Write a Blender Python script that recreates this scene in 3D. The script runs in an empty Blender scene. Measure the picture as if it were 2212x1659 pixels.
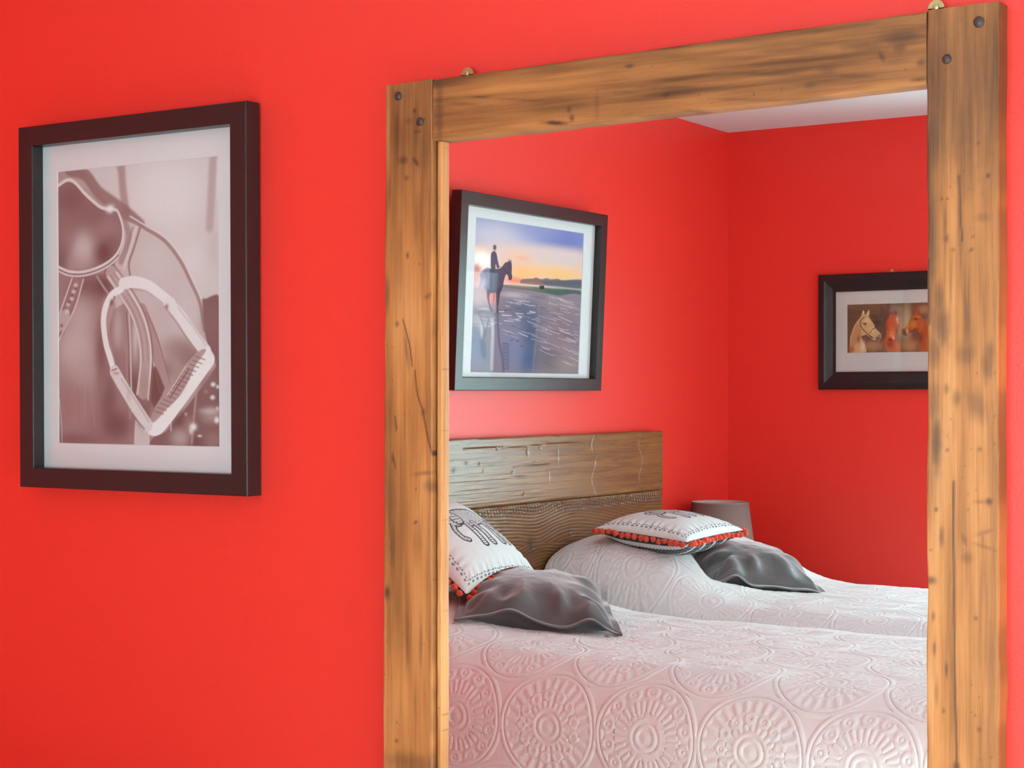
import bpy, math
import numpy as np
from mathutils import Vector, Matrix, Euler

sc = bpy.context.scene
COL = sc.collection
PI = math.pi

# ------------------------------------------------------------------ camera, world, light, exposure
CAM_D, CAM_H = 2.2, 1.25                       # metres from the mirror glass, eye height
cd = bpy.data.cameras.new('camera')
cd.sensor_width = 36.0
cd.lens = 60.676
cd.shift_y = 0.0079
cd.clip_start = 0.02
cam = bpy.data.objects.new('camera', cd)
COL.objects.link(cam)
cam.location = (0.0, -CAM_D, CAM_H)
cam.rotation_euler = (PI / 2, 0, math.radians(32.7058))
sc.camera = cam

world = bpy.data.worlds.new('daylight')
sc.world = world
world.use_nodes = True
wb = world.node_tree.nodes['Background']
wb.inputs[0].default_value = (0.80, 0.90, 1.0, 1)
wb.inputs[1].default_value = 0.6


def area(name, loc, rot, sx, sy, watts, col):
    l = bpy.data.lights.new(name, 'AREA')
    l.shape = 'RECTANGLE'
    l.size, l.size_y, l.energy, l.color = sx, sy, watts, col
    o = bpy.data.objects.new(name, l)
    o.location, o.rotation_euler = loc, rot
    COL.objects.link(o)
    return o


# daylight by back and right windows; fill from a window added beside the mirror
area('daylight_back_window', (-0.38, -3.60, 0.98), (PI / 2, 0, 0), 2.50, 1.36, 100.0, (0.63, 0.97, 1.0))
area('daylight_right_window', (1.86, -0.66, 0.95), (0, PI / 2, 0), 1.70, 1.10, 44.0, (0.63, 0.97, 1.0))
area('front_fill_light', (0.45, 0.12, 0.68), (-PI / 2, 0, 0), 0.80, 1.15, 50.0, (0.63, 0.97, 1.0))
# low sun through the right window, falling on the pale floor in front of the mirror wall
sl = bpy.data.lights.new('sun', 'SUN')
sl.energy, sl.angle, sl.color = 48.0, math.radians(1.5), (0.73, 0.97, 1.0)
so_ = bpy.data.objects.new('sun', sl)
so_.rotation_euler = Vector((-1.0, 0.0, -0.55)).to_track_quat('-Z', 'Y').to_euler()
so_.location = (4.0, -0.66, 3.0)
COL.objects.link(so_)

vs = sc.view_settings
vs.view_transform = 'Standard'
vs.look = 'None'
vs.exposure = 0.08
vs.gamma = 1.0
vs.use_curve_mapping = False
sc.cycles.use_adaptive_sampling = True
sc.cycles.adaptive_threshold = 0.10
sc.cycles.adaptive_min_samples = 16
sc.cycles.max_bounces = 8
sc.cycles.diffuse_bounces = 5
sc.cycles.glossy_bounces = 6
sc.cycles.transparent_max_bounces = 12
sc.cycles.sample_clamp_indirect = 6.0


# ------------------------------------------------------------------ helpers
def lin(c):
    c = np.asarray(c, float) / 255.0
    return np.where(c <= 0.04045, c / 12.92, ((c + 0.055) / 1.055) ** 2.4)


class X:
    """A node socket one can calculate with."""
    def __init__(s, nt, sock):
        s.nt, s.s = nt, sock

    def op(s, o, *a, clamp=False):
        n = s.nt.nodes.new('ShaderNodeMath')
        n.operation = o
        n.use_clamp = clamp
        for i, v in enumerate((s,) + a):
            if isinstance(v, X):
                s.nt.links.new(v.s, n.inputs[i])
            else:
                n.inputs[i].default_value = v
        return X(s.nt, n.outputs[0])

    def __add__(s, o): return s.op('ADD', o)
    def __sub__(s, o): return s.op('SUBTRACT', o)
    def __mul__(s, o): return s.op('MULTIPLY', o)
    def __truediv__(s, o): return s.op('DIVIDE', o)


class Mat:
    def __init__(s, name, color=(0.8, 0.8, 0.8), rough=0.5, metal=0.0, spec=0.5, sheen=0.0, coat=0.0):
        s.m = bpy.data.materials.new(name)
        s.m.use_nodes = True
        s.nt = s.m.node_tree
        s.b = s.nt.nodes['Principled BSDF']
        s.set('Base Color', (*color, 1))
        s.set('Roughness', rough)
        s.set('Metallic', metal)
        s.set('Specular IOR Level', spec)
        s.set('Sheen Weight', sheen)
        s.set('Coat Weight', coat)

    def set(s, k, v):
        s.b.inputs[k].default_value = v

    def n(s, t, **kw):
        n = s.nt.nodes.new('ShaderNode' + t)
        for k, v in kw.items():
            if k[0] == '_':
                setattr(n, k[1:], v)
            else:
                n.inputs[k].default_value = v
        return n

    def link(s, a, b):
        s.nt.links.new(a.s if isinstance(a, X) else a, b)

    def coord(s, which='Object', scale=(1, 1, 1), rot=(0, 0, 0)):
        t = s.n('TexCoord')
        mp = s.n('Mapping')
        mp.inputs['Scale'].default_value = scale
        mp.inputs['Rotation'].default_value = rot
        s.link(t.outputs[which], mp.inputs[0])
        return mp.outputs[0]

    def noise(s, vec, scale, detail=3.0, rough=0.5):
        n = s.n('TexNoise', Scale=scale, Detail=detail, Roughness=rough)
        s.link(vec, n.inputs['Vector'])
        return X(s.nt, n.outputs['Fac'])

    def ramp(s, fac, stops):
        r = s.n('ValToRGB')
        e = r.color_ramp.elements
        while len(e) < len(stops):
            e.new(0.5)
        for k, (p, c) in enumerate(stops):
            e[k].position = p
            e[k].color = (*c, 1)
        s.link(fac, r.inputs[0])
        return r.outputs[0]

    def bump(s, h, strength, dist):
        b = s.n('Bump', Strength=strength, Distance=dist)
        s.link(h, b.inputs['Height'])
        s.link(b.outputs[0], s.b.inputs['Normal'])

    def attr(s, name):
        a = s.n('Attribute')
        a.attribute_name = name
        return a

    def mix(s, a, b, fac, mode='MIX'):
        m = s.n('Mix', _data_type='RGBA', _blend_type=mode)
        for v, i in ((fac, 0), (a, 6), (b, 7)):
            if isinstance(v, X):
                s.link(v, m.inputs[i])
            elif hasattr(v, 'is_linked'):
                s.link(v, m.inputs[i])
            else:
                m.inputs[i].default_value = v if i == 0 else (*v, 1)
        return m.outputs[2]


def mesh_obj(name, V, F, mat, parent=None, smooth=False, local=False, color=None, floats=None, bevel=0.0, sub=0):
    """one mesh object; V in room coordinates unless local (then in the parent's)"""
    V = np.asarray(V, float).reshape(-1, 3)
    if parent is not None and not local:
        Mi = parent.matrix_basis.inverted()
        R = np.array(Mi.to_3x3())
        V = V @ R.T + np.array(Mi.to_translation())
    me = bpy.data.meshes.new(name)
    if isinstance(F, np.ndarray):
        nf, k = F.shape
        me.vertices.add(len(V))
        me.vertices.foreach_set('co', V.astype(np.float32).ravel())
        me.loops.add(nf * k)
        me.loops.foreach_set('vertex_index', F.astype(np.int32).ravel())
        me.polygons.add(nf)
        me.polygons.foreach_set('loop_start', np.arange(0, nf * k, k, dtype=np.int32))
        me.update(calc_edges=True)
        me.validate()
    else:
        me.from_pydata(V.tolist(), [], [list(f) for f in F])
        me.validate()
    if smooth:
        me.polygons.foreach_set('use_smooth', np.ones(len(me.polygons), bool))
    if color is not None:
        c = np.ones((len(V), 4), np.float32)
        c[:, :3] = np.clip(color, 0, 4)
        at = me.color_attributes.new('pigment', 'FLOAT_COLOR', 'POINT')
        at.data.foreach_set('color', c.ravel())
    for k, v in (floats or {}).items():
        at = me.attributes.new(k, 'FLOAT', 'POINT')
        at.data.foreach_set('value', np.asarray(v, np.float32).ravel())
    me.materials.append(mat.m)
    o = bpy.data.objects.new(name, me)
    COL.objects.link(o)
    if parent is not None:
        o.parent = parent
    if bevel:
        b = o.modifiers.new('bevel', 'BEVEL')
        b.width, b.segments, b.limit_method = bevel, 2, 'ANGLE'
    if sub:
        b = o.modifiers.new('subsurf', 'SUBSURF')
        b.levels = b.render_levels = sub
    return o


def tag(o, label=None, cat=None, group=None, kind=None):
    for k, v in (('label', label), ('category', cat), ('group', group), ('kind', kind)):
        if v:
            o[k] = v
    return o


def empty(name, loc, rot, label, cat, group=None):
    o = bpy.data.objects.new(name, None)
    o.empty_display_size = 0.05
    o.location, o.rotation_euler = loc, rot
    COL.objects.link(o)
    o.matrix_basis = Matrix.Translation(Vector(loc)) @ Euler(rot).to_matrix().to_4x4()
    return tag(o, label, cat, group)


class MB:
    """collects boxes, lathes and tubes into one mesh"""
    def __init__(s):
        s.V, s.F = [], []

    def add(s, V, F):
        b = len(s.V)
        s.V += [tuple(v) for v in V]
        s.F += [tuple(i + b for i in f) for f in F]
        return s

    def box(s, x0, x1, y0, y1, z0, z1):
        return s.add([(x, y, z) for x in (x0, x1) for y in (y0, y1) for z in (z0, z1)],
                     [(0, 1, 3, 2), (4, 6, 7, 5), (0, 4, 5, 1), (2, 3, 7, 6), (0, 2, 6, 4), (1, 5, 7, 3)])

    def lathe(s, c, prof, n=32, axis='z', close=True):
        V, F = [], []
        for r, h in prof:
            for k in range(n):
                a = 2 * PI * k / n
                p = (r * math.cos(a), r * math.sin(a), h)
                if axis == 'y':
                    p = (p[0], p[2], p[1])
                if axis == 'x':
                    p = (p[2], p[0], p[1])
                V.append((c[0] + p[0], c[1] + p[1], c[2] + p[2]))
        m = len(prof)
        for i in range(m - 1):
            for k in range(n):
                F.append((i * n + k, i * n + (k + 1) % n, (i + 1) * n + (k + 1) % n, (i + 1) * n + k))
        if close:
            F.append(tuple(range(n))[::-1])
            F.append(tuple((m - 1) * n + k for k in range(n)))
        return s.add(V, F)

    def obj(s, name, mat, parent=None, **kw):
        return mesh_obj(name, s.V, s.F, mat, parent, **kw)


def grid_faces(n, m, off=0):
    """quads of a grid with n rows of m points"""
    i, j = np.meshgrid(np.arange(n - 1), np.arange(m - 1), indexing='ij')
    a = (i * m + j).ravel() + off
    return np.stack([a, a + 1, a + m + 1, a + m], 1)


_lat = np.random.RandomState(11).rand(256, 256)


def vnoise(x, y):
    """smooth value noise of two coordinates, 0..1"""
    xi, yi = np.floor(x).astype(int), np.floor(y).astype(int)
    fx, fy = x - xi, y - yi
    fx, fy = fx * fx * (3 - 2 * fx), fy * fy * (3 - 2 * fy)
    g = lambda a, b: _lat[a % 256, b % 256]
    return (g(xi, yi) * (1 - fx) * (1 - fy) + g(xi + 1, yi) * fx * (1 - fy)
            + g(xi, yi + 1) * (1 - fx) * fy + g(xi + 1, yi + 1) * fx * fy)


def fbm(x, y, oct=4, gain=0.5):
    t, a, s = 0, 1.0, 0.0
    for k in range(oct):
        t = t + a * vnoise(x * 2 ** k + 17.3 * k, y * 2 ** k + 5.1 * k)
        s += a
        a *= gain
    return t / s


def sstep(a, b, x):
    t = np.clip((x - a) / (b - a), 0, 1)
    return t * t * (3 - 2 * t)


def smooth_curve(pts, n=9):
    """Catmull-Rom through the points"""
    P = np.asarray(pts, float)
    if len(P) < 3:
        return P
    Q = np.vstack([2 * P[0] - P[1], P, 2 * P[-1] - P[-2]])
    out = []
    for i in range(1, len(Q) - 2):
        for t in np.arange(n) / n:
            out.append(0.5 * ((2 * Q[i]) + (-Q[i - 1] + Q[i + 1]) * t + (2 * Q[i - 1] - 5 * Q[i] + 4 * Q[i + 1] - Q[i + 2]) * t * t
                              + (-Q[i - 1] + 3 * Q[i] - 3 * Q[i + 1] + Q[i + 2]) * t ** 3))
    out.append(P[-1])
    return np.array(out)


def seg_dist(x, y, P):
    d = np.full(x.shape, 1e9)
    for (ax, ay), (bx, by) in zip(P[:-1], P[1:]):
        vx, vy = bx - ax, by - ay
        L = vx * vx + vy * vy + 1e-12
        t = np.clip(((x - ax) * vx + (y - ay) * vy) / L, 0, 1)
        d = np.minimum(d, (x - ax - t * vx) ** 2 + (y - ay - t * vy) ** 2)
    return np.sqrt(d)


def inside(x, y, P):
    r = np.zeros(x.shape, bool)
    n = len(P)
    for i in range(n):
        (ax, ay), (bx, by) = P[i], P[(i + 1) % n]
        if ay == by:
            continue
        c = (ay > y) != (by > y)
        r ^= c & (x < (bx - ax) * (y - ay) / (by - ay) + ax)
    return r


def draw(canvas, x, y, ops, conv):
    """prints blobs, filled outlines and strokes onto the colours of a sheet of paper"""
    for o in ops:
        k = o[0]
        if k == 'b':
            _, cx, cy, rx, ry, c, al = o
            a = al * np.exp(-1.2 * (((x - cx) / rx) ** 2 + ((y - cy) / ry) ** 2) ** 1.25)
        elif k == 'f':
            _, pts, c, soft, al = o
            P = smooth_curve(pts + [pts[0]], 5)
            d = seg_dist(x, y, P)
            d = np.where(inside(x, y, P[:-1]), -d, d)
            a = al * (1 - sstep(-soft / 2 - .05, soft / 2 + .05, d))
        else:
            _, pts, w, c, soft, al = o
            d = seg_dist(x, y, smooth_curve(pts, 7))
            a = al * (1 - sstep(max(0, w / 2 - soft / 2), w / 2 + soft / 2, d))
        a = a[..., None]
        canvas[:] = canvas * (1 - a) + conv(c) * a
    return canvas


# ------------------------------------------------------------------ materials
def paint(name, col, rough, spec=0.5):
    m = Mat(name, col, rough, spec=spec)
    v = m.coord()
    m.bump(m.noise(v, 260.0, 2.0) * 0.6 + m.noise(v, 14.0, 2.0), 0.10, 0.004)
    return m


RED = paint('red satin wall paint', (0.82, 0.038, 0.025), 0.40)
WHITE = paint('white ceiling paint', (0.68, 0.72, 0.73), 0.8)
TRIMW = Mat('white gloss trim paint', (0.78, 0.77, 0.75), 0.35)
FLOORM = Mat('pale limed oak floor boards', rough=0.6)
_v = FLOORM.coord(scale=(1, 8, 1))
FLOORM.link(FLOORM.ramp(FLOORM.noise(_v, 3.0, 5.0), [(0.3, (0.50, 0.45, 0.40)), (0.7, (0.64, 0.60, 0.55))]), FLOORM.b.inputs['Base Color'])


def clear_glass(name, ior=1.5, boost=1.0):
    """thin clear pane: lets the print show and mirrors the room by Fresnel"""
    m = Mat(name)
    nt = m.nt
    nt.nodes.remove(m.b)
    tr, gl, fr = m.n('BsdfTransparent'), m.n('BsdfGlossy', Roughness=0.015), m.n('Fresnel', IOR=ior)
    mx = m.n('MixShader')
    bf = X(nt, m.n('NewGeometry').outputs['Backfacing'])      # the same optical density from either side
    m.link(bf * (1.0 / ior - ior) + ior, fr.inputs['IOR'])
    f = (X(nt, fr.outputs[0]) * boost).op('MINIMUM', 1.0)
    m.link(f, mx.inputs[0])
    nt.links.new(tr.outputs[0], mx.inputs[1])
    nt.links.new(gl.outputs[0], mx.inputs[2])
    nt.links.new(mx.outputs[0], nt.nodes['Material Output'].inputs[0])
    return m


PANE = clear_glass('clear picture glass', 1.5, 0.8)
SOFTPANE = clear_glass('low-glare picture glass', 1.5, 0.14)
WINGLASS = clear_glass('window glass')
SILVER = Mat('mirror silvering', (0.93, 0.94, 0.935), 0.0, metal=1.0)
FRAME_DARK = Mat('black brown satin frame', (0.016, 0.011, 0.011), 0.33, spec=0.55)
FRAME_DARK.bump(FRAME_DARK.noise(FRAME_DARK.coord(scale=(1, 1, 6)), 60.0, 3.0), 0.05, 0.001)
FRAME_BLACK = Mat('black lacquered frame', (0.010, 0.009, 0.010), 0.38)
MATBOARD = Mat('white mat board', (0.66, 0.71, 0.72), 0.9, spec=0.2)
MATBOARD.bump(MATBOARD.noise(MATBOARD.coord(), 900.0, 2.0), 0.05, 0.0005)
CREAM = Mat('cream mat board', (0.56, 0.56, 0.53), 0.9, spec=0.2)
PAPER = Mat('printed paper', rough=0.8, spec=0.15)
PAPER.link(PAPER.attr('pigment').outputs['Color'], PAPER.b.inputs['Base Color'])
IRON = Mat('dark iron nail', (0.075, 0.045, 0.040), 0.45, metal=0.4)
BRASS = Mat('worn brass', (0.55, 0.42, 0.20), 0.35, metal=0.9)


def old_wood(name, rough, grain_scale, along, bump=0.35, spec=0.5):
    """colour from the board's own pigment, fine grain along it"""
    m = Mat(name, rough=rough, spec=spec)
    sc3 = [grain_scale] * 3
    sc3['xyz'.index(along)] = grain_scale / 28.0
    v = m.coord(scale=sc3)
    g = m.noise(v, 1.0, 5.0, 0.6)
    c = m.mix(m.attr('pigment').outputs['Color'], m.ramp(g, [(0.28, (0.80, 0.74, 0.70)), (0.52, (1, 1, 1)), (0.8, (1.08, 1.06, 1.03))]), 1.0, 'MULTIPLY')
    m.link(c, m.b.inputs['Base Color'])
    rr = m.n('MapRange')
    m.link(g, rr.inputs[0])
    rr.inputs[3].default_value, rr.inputs[4].default_value = rough + 0.12, rough - 0.08
    m.link(rr.outputs[0], m.b.inputs['Roughness'])
    m.bump(g + m.noise(m.coord(), 9.0, 3.0) * 0.8, bump, 0.0015)
    return m


PINE_UP = old_wood('honey waxed old pine upright', 0.42, 240.0, 'z', 0.35, 0.36)
PINE_ACROSS = old_wood('honey waxed old pine rail', 0.42, 240.0, 'x', 0.35, 0.36)
BARN = old_wood('weathered brown board', 0.28, 200.0, 'y', 0.20, 0.65)

# ------------------------------------------------------------------ the room
XL, XR, YF, YB, ZC = -2.70, 1.75, 0.012, -3.444, 2.183
T = 0.14


def wall(name, mat, boxes):
    mb = MB()
    for b in boxes:
        mb.box(*b)
    return tag(mb.obj(name, mat), kind='structure')


wall('floor', FLOORM, [(XL - T, XR + T, YB - T, YF + T, -0.12, 0.0)])
wall('ceiling', WHITE, [(XL - T, XR + T, YB - T, YF + T, ZC, ZC + 0.12)])
FX0, FX1, FZ0, FZ1 = 0.05, 0.85, 0.12, 1.26
wall('wall_front', RED, [(XL - T, FX0, YF, YF + T, 0, ZC), (FX1, XR + T, YF, YF + T, 0, ZC), (FX0, FX1, YF, YF + T, 0, FZ0), (FX0, FX1, YF, YF + T, FZ1, ZC)])
wall('wall_left', RED, [(XL - T, XL, YB - T, YF, 0, ZC)])
WX0, WX1, WZ0, WZ1 = -1.66, 0.90, 0.28, 1.68
wall('wall_back', RED, [(XL, WX0, YB - T, YB, 0, ZC), (WX1, XR, YB - T, YB, 0, ZC), (WX0, WX1, YB - T, YB, 0, WZ0), (WX0, WX1, YB - T, YB, WZ1, ZC)])
RY0, RY1, RZ0, RZ1 = -1.20, -0.12, 0.10, 1.80
wall('wall_right', RED, [(XR, XR + T, YB - T, RY0, 0, ZC), (XR, XR + T, RY1, YF, 0, ZC), (XR, XR + T, RY0, RY1, 0, RZ0), (XR, XR + T, RY0, RY1, RZ1, ZC)])


def window(name, axis, a0, a1, z0, z1, face, s):
    """white casement: outer frame, one mullion and a transom, glass, sill; axis is the way the wall runs"""
    def put(mb, p0, p1, q0, q1, r0, r1):
        if axis == 'x':
            mb.box(p0, p1, q0, q1, r0, r1)
        else:
            mb.box(q0, q1, p0, p1, r0, r1)
    f = MB()
    w = 0.055
    d0, d1 = sorted((face + s * 0.06, face + s * 0.12))
    put(f, a0, a0 + w, d0, d1, z0, z1)
    put(f, a1 - w, a1, d0, d1, z0, z1)
    put(f, a0 + w, a1 - w, d0, d1, z0, z0 + w)
    put(f, a0 + w, a1 - w, d0, d1, z1 - w, z1)
    m = (a0 + a1) / 2
    put(f, m - 0.03, m + 0.03, d0, d1, z0 + w, z1 - w)
    o = tag(f.obj(name, TRIMW, bevel=0.004), kind='structure')
    g = MB()
    dm = (d0 + d1) / 2
    put(g, a0 + w, m - 0.03, dm - 0.003, dm + 0.003, z0 + w, z1 - w)
    put(g, m + 0.03, a1 - w, dm - 0.003, dm + 0.003, z0 + w, z1 - w)
    g.obj('window_glass', WINGLASS, o)
    k = MB()
    e0, e1 = sorted((face - s * 0.05, face + s * 0.06))
    put(k, a0 - 0.0, a1 + 0.0, e0, e1, z0 - 0.035, z0)
    k.obj('window_sill', TRIMW, o, bevel=0.004)


window('window_1', 'x', WX0, WX1, WZ0, WZ1, YB, -1)
window('window_2', 'y', RY0, RY1, RZ0, RZ1, XR, 1)
window('added_front_window', 'x', FX0, FX1, FZ0, FZ1, YF, 1)  # unseen, added to light the side of the near bed
wall('baseboard_front', TRIMW, [(XL, XR, YF - 0.016, YF, 0, 0.11)])
wall('baseboard_left', TRIMW, [(XL, XL + 0.016, YB, YF - 0.016, 0, 0.11)])
wall('baseboard_back', TRIMW, [(XL + 0.016, XR - 0.016, YB, YB + 0.016, 0, 0.11)])
wall('baseboard_right', TRIMW, [(XR - 0.016, XR, YB, YF - 0.016, 0, 0.11)])


# ------------------------------------------------------------------ boards with pigment
def stain(u, v, marks, cracks=()):
    s = np.zeros(u.shape)
    for (x, z, rx, rz, ang, k) in marks:
        du, dv = u - x, v - z
        c, n = math.cos(ang), math.sin(ang)
        a, b = du * c + dv * n, -du * n + dv * c
        wob = 0.75 + 0.5 * vnoise(u * 160 + x * 90, v * 110 + z * 50)
        q = (np.abs(a / rx) ** 2 + np.abs(b / rz) ** 2) * wob
        s = np.maximum(s, k * np.exp(-0.9 * q ** 1.4))
    for pts in cracks:
        d = seg_dist(u, v, smooth_curve(pts, 5))
        s = np.maximum(s, 0.85 * (1 - sstep(0.0004, 0.0022, d)))
    return s


def pine_colour(along, across, seed, dark=0.0):
    """old pine: long soft streaks, a few grey smears"""
    n = fbm(along * 3.0 + seed, across * 55 + seed * 3, 4)
    n2 = fbm(along * 9.0 + seed * 2, across * 160 + seed, 3)
    n3 = fbm(along * 5 + seed * 5, across * 14 + seed, 3)
    t = np.clip(0.55 * n + 0.25 * n2 + 0.45 * n3 - 0.12 - dark, 0, 1)[..., None]
    c0, c1, c2 = np.array([0.095, 0.034, 0.011]), np.array([0.49, 0.188, 0.053]), np.array([0.80, 0.39, 0.148])
    return np.where(t < 0.5, c0 + (c1 - c0) * (t / 0.5), c1 + (c2 - c1) * ((t - 0.5) / 0.5))


def board(name, along, lo, hi, edge0, edge1, yf, yb, mat, parent, seed, marks=(), cracks=(), dark=0.0, wob=0.0012, step=0.0022, varnish_shade=0.0, cut_hi=None):
    """a plank standing on the wall: front face as a fine grid, worn edges, flat back.
    edge0(t), edge1(t): its two long edges; cut_hi(across): its end"""
    n = max(2, int((hi - lo) / step))
    w = abs(edge1(0.5 * (lo + hi)) - edge0(0.5 * (lo + hi)))
    m = max(4, int(w / step))
    t = np.linspace(lo, hi, n)
    e0 = edge0(t) + wob * (fbm(t * 9 + seed, t * 0 + 3.3 + seed, 4) - 0.5) * 2
    e1 = edge1(t) + wob * (fbm(t * 9 + seed + 40, t * 0 + 7.7, 4) - 0.5) * 2
    r = 0.0026 + 0.0016 * (vnoise(t * 30 + seed, t * 0) - 0.5)
    s = np.linspace(0, 1, m)
    cols = [(e0, np.full(n, yb)), (e0, yf + r), (e0 + r * 0.3, yf + r * 0.3)]
    for k in s:
        cols.append((e0 + r + (e1 - e0 - 2 * r) * k, np.full(n, yf)))
    cols += [(e1 - r * 0.3, yf + r * 0.3), (e1, yf + r), (e1, np.full(n, yb))]
    A = np.stack([c[0] for c in cols], 1)
    Y = np.stack([c[1] for c in cols], 1)
    Tt = np.repeat(t[:, None], A.shape[1], 1)
    if cut_hi is not None:                       # the sawn end follows a slightly crooked line
        f = (t - lo) / (hi - lo)
        Tt = Tt + f[:, None] * (cut_hi(A) - hi)
    M_ = A.shape[1]
    V = np.stack([A, Y, Tt], 2) if along == 'z' else np.stack([Tt, Y, A], 2)
    V = V.reshape(-1, 3)
    F = [tuple(q) for q in grid_faces(n, M_)]
    flip = along == 'z'
    F = [f if not flip else f[::-1] for f in F] if False else F
    F.append(tuple(range(M_)))
    F.append(tuple((n - 1) * M_ + k for k in range(M_))[::-1])
    F += [(i * M_ + M_ - 1, (i + 1) * M_ + M_ - 1, (i + 1) * M_, i * M_) for i in range(n - 1)][::1]
    dk = dark + (varnish_shade * sstep(0.95, 1.75, Tt) if along == 'z' else 0.0)      # redder old varnish plus some painted-in shade towards the head of the posts
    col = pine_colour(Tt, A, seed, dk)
    uu, vv = (A, Tt) if along == 'z' else (Tt, A)
    k = stain(uu, vv, marks, cracks)
    edge = np.minimum(A - e0[:, None], e1[:, None] - A)
    k = np.maximum(k, 0.30 * (1 - sstep(0.0, 0.004, edge)) * sstep(0.42, 0.6, fbm(Tt * 14 + seed, A * 0 + seed)) * (w > 0.03))
    specks = fbm(uu * 260 + seed, vv * 200, 2)
    k = np.maximum(k, 0.5 * sstep(0.86, 0.93, specks))
    col = col * (1 - k[..., None]) + np.array([0.045, 0.022, 0.016]) * k[..., None]
    o = mesh_obj(name, V, F, mat, parent, color=col.reshape(-1, 3), smooth=False)
    return o


# marks, stains and cracks of the boards: x, z, radii, tilt, strength
LEFT_POST_MARKS = [(-1.6018,1.613,0.0099,0.0072,0,0.7),(-1.5777,1.6084,0.0036,0.0094,0.7,0.9),(-1.5803,1.688,0.0036,0.0036,0,0.8),(-1.591,1.673,0.008,0.0058,0,0.4),(-1.575,1.6551,0.0089,0.0029,0,0.6),(-1.5955,1.5844,0.0045,0.0043,0,0.6),(-1.6117,1.4584,0.0117,0.0653,0,0.3),(-1.5732,1.5216,0.0089,0.0432,0,0.3),(-1.5937,1.4634,0.0027,0.0051,0,0.8),(-1.5955,1.313,0.0036,0.0289,0.15,0.5),(-1.627,1.0985,0.0109,0.051,0.05,0.45),(-1.6334,0.9343,0.0055,0.0102,0,0.8),(-1.5635,1.2191,0.0035,0.0058,0,0.7),(-1.5617,1.1242,0.0194,0.0036,0.1,0.45),(-1.5512,1.1044,0.0105,0.01,0,0.5),(-1.5777,1.0474,0.0044,0.0029,0.5,0.8),(-1.6225,1.0223,0.0045,0.0437,0,0.4),(-1.5732,1.0173,0.0071,0.036,0,0.3),(-1.5937,0.8608,0.0036,0.0434,0,0.45),(-1.5688,0.8591,0.0035,0.036,0,0.4),(-1.609,0.8995,0.0072,0.0653,0,0.3),(-1.5866,0.6713,0.0535,0.0159,0,0.5),(-1.6153,0.7029,0.0036,0.0029,0,0.7),(-1.6334,1.4009,0.0045,0.0292,0,0.5),(-1.6225,1.1459,0.0027,0.0102,0,0.7),(-1.6135,1.3568,0.0036,0.0044,0,0.6),(-1.5547,1.3986,0.007,0.0043,0.5,0.5),(-1.6297,1.5611,0.0036,0.0291,0,0.4),(-1.6045,1.7155,0.0198,0.0145,0,0.15),(-1.5866,1.6379,0.0357,0.0433,0,0.22)]
RIGHT_POST_MARKS = [(-0.7484,1.5787,0.0086,0.0421,0,0.55),(-0.7117,1.6354,0.0455,0.1013,0,0.5),(-0.73,1.5713,0.0135,0.0239,0,0.35),(-0.7147,1.4688,0.0036,0.0656,0.02,0.45),(-0.7056,1.3434,0.0048,0.0238,0,0.3),(-0.678,1.5259,0.003,0.0035,0,0.85),(-0.6906,1.5682,0.0048,0.003,0,0.6),(-0.6846,1.4731,0.0096,0.0053,0,0.35),(-0.7515,1.4467,0.0056,0.0722,0,0.5),(-0.7379,1.5,0.0018,0.0018,0,0.8),(-0.7312,1.4996,0.0018,0.0018,0,0.8),(-0.7342,1.4698,0.0025,0.0299,0,0.5),(-0.733,1.4488,0.0037,0.006,0,0.6),(-0.6996,1.4323,0.0036,0.0024,0.6,0.6),(-0.7422,1.3682,0.0074,0.024,0,0.6),(-0.7398,1.3382,0.0123,0.03,0.1,0.65),(-0.7484,1.3023,0.0086,0.024,0,0.6),(-0.7238,1.4334,0.003,0.0024,0,0.5),(-0.7269,1.3977,0.0024,0.0359,0,0.35),(-0.7081,1.2988,0.0133,0.0131,0,0.4),(-0.6786,1.2837,0.0072,0.0189,0,0.55),(-0.6756,1.3014,0.006,0.0118,0,0.5),(-0.6924,1.2334,0.012,0.0202,0.3,0.5),(-0.719,1.2422,0.0061,0.0107,0,0.45),(-0.7324,1.2542,0.0037,0.0072,0,0.5),(-0.7484,1.2362,0.0086,0.0361,0,0.55),(-0.7459,1.1821,0.0074,0.042,0,0.8),(-0.7509,1.158,0.0099,0.0661,0,0.35),(-0.7385,1.0624,0.0031,0.0144,0,0.6),(-0.7459,1.0981,0.0025,0.0036,0,0.8),(-0.6768,1.1106,0.0042,0.0047,0,0.8),(-0.6876,1.1097,0.0084,0.0024,0,0.4),(-0.6888,1.1771,0.0036,0.003,0,0.5),(-0.7312,1.1752,0.0024,0.0024,0,0.6),(-0.6828,1.0708,0.012,0.003,0.35,0.4),(-0.684,1.053,0.0144,0.0024,-0.25,0.4),(-0.6846,1.0618,0.0024,0.0118,0,0.35),(-0.7056,1.0371,0.0085,0.0071,0,0.4),(-0.7087,1.0607,0.003,0.0071,0.3,0.5),(-0.7521,1.0058,0.0068,0.0054,0,0.7),(-0.7496,0.9597,0.0025,0.006,0,0.6),(-0.7324,0.892,0.0018,0.0096,0,0.8),(-0.7484,0.9177,0.0019,0.0084,0,0.6),(-0.7459,0.8578,0.0025,0.018,0,0.4),(-0.6936,0.9606,0.0024,0.003,0,0.6),(-0.6894,0.8187,0.003,0.0036,0.5,0.6),(-0.6948,0.836,0.0018,0.0018,0,0.6),(-0.719,0.7679,0.0043,0.006,0,0.85),(-0.7361,0.8378,0.0018,0.0036,0,0.6),(-0.6756,0.894,0.0083,0.0531,0,0.2),(-0.6697,1.3661,0.003,0.0354,0,0.25)]
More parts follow.
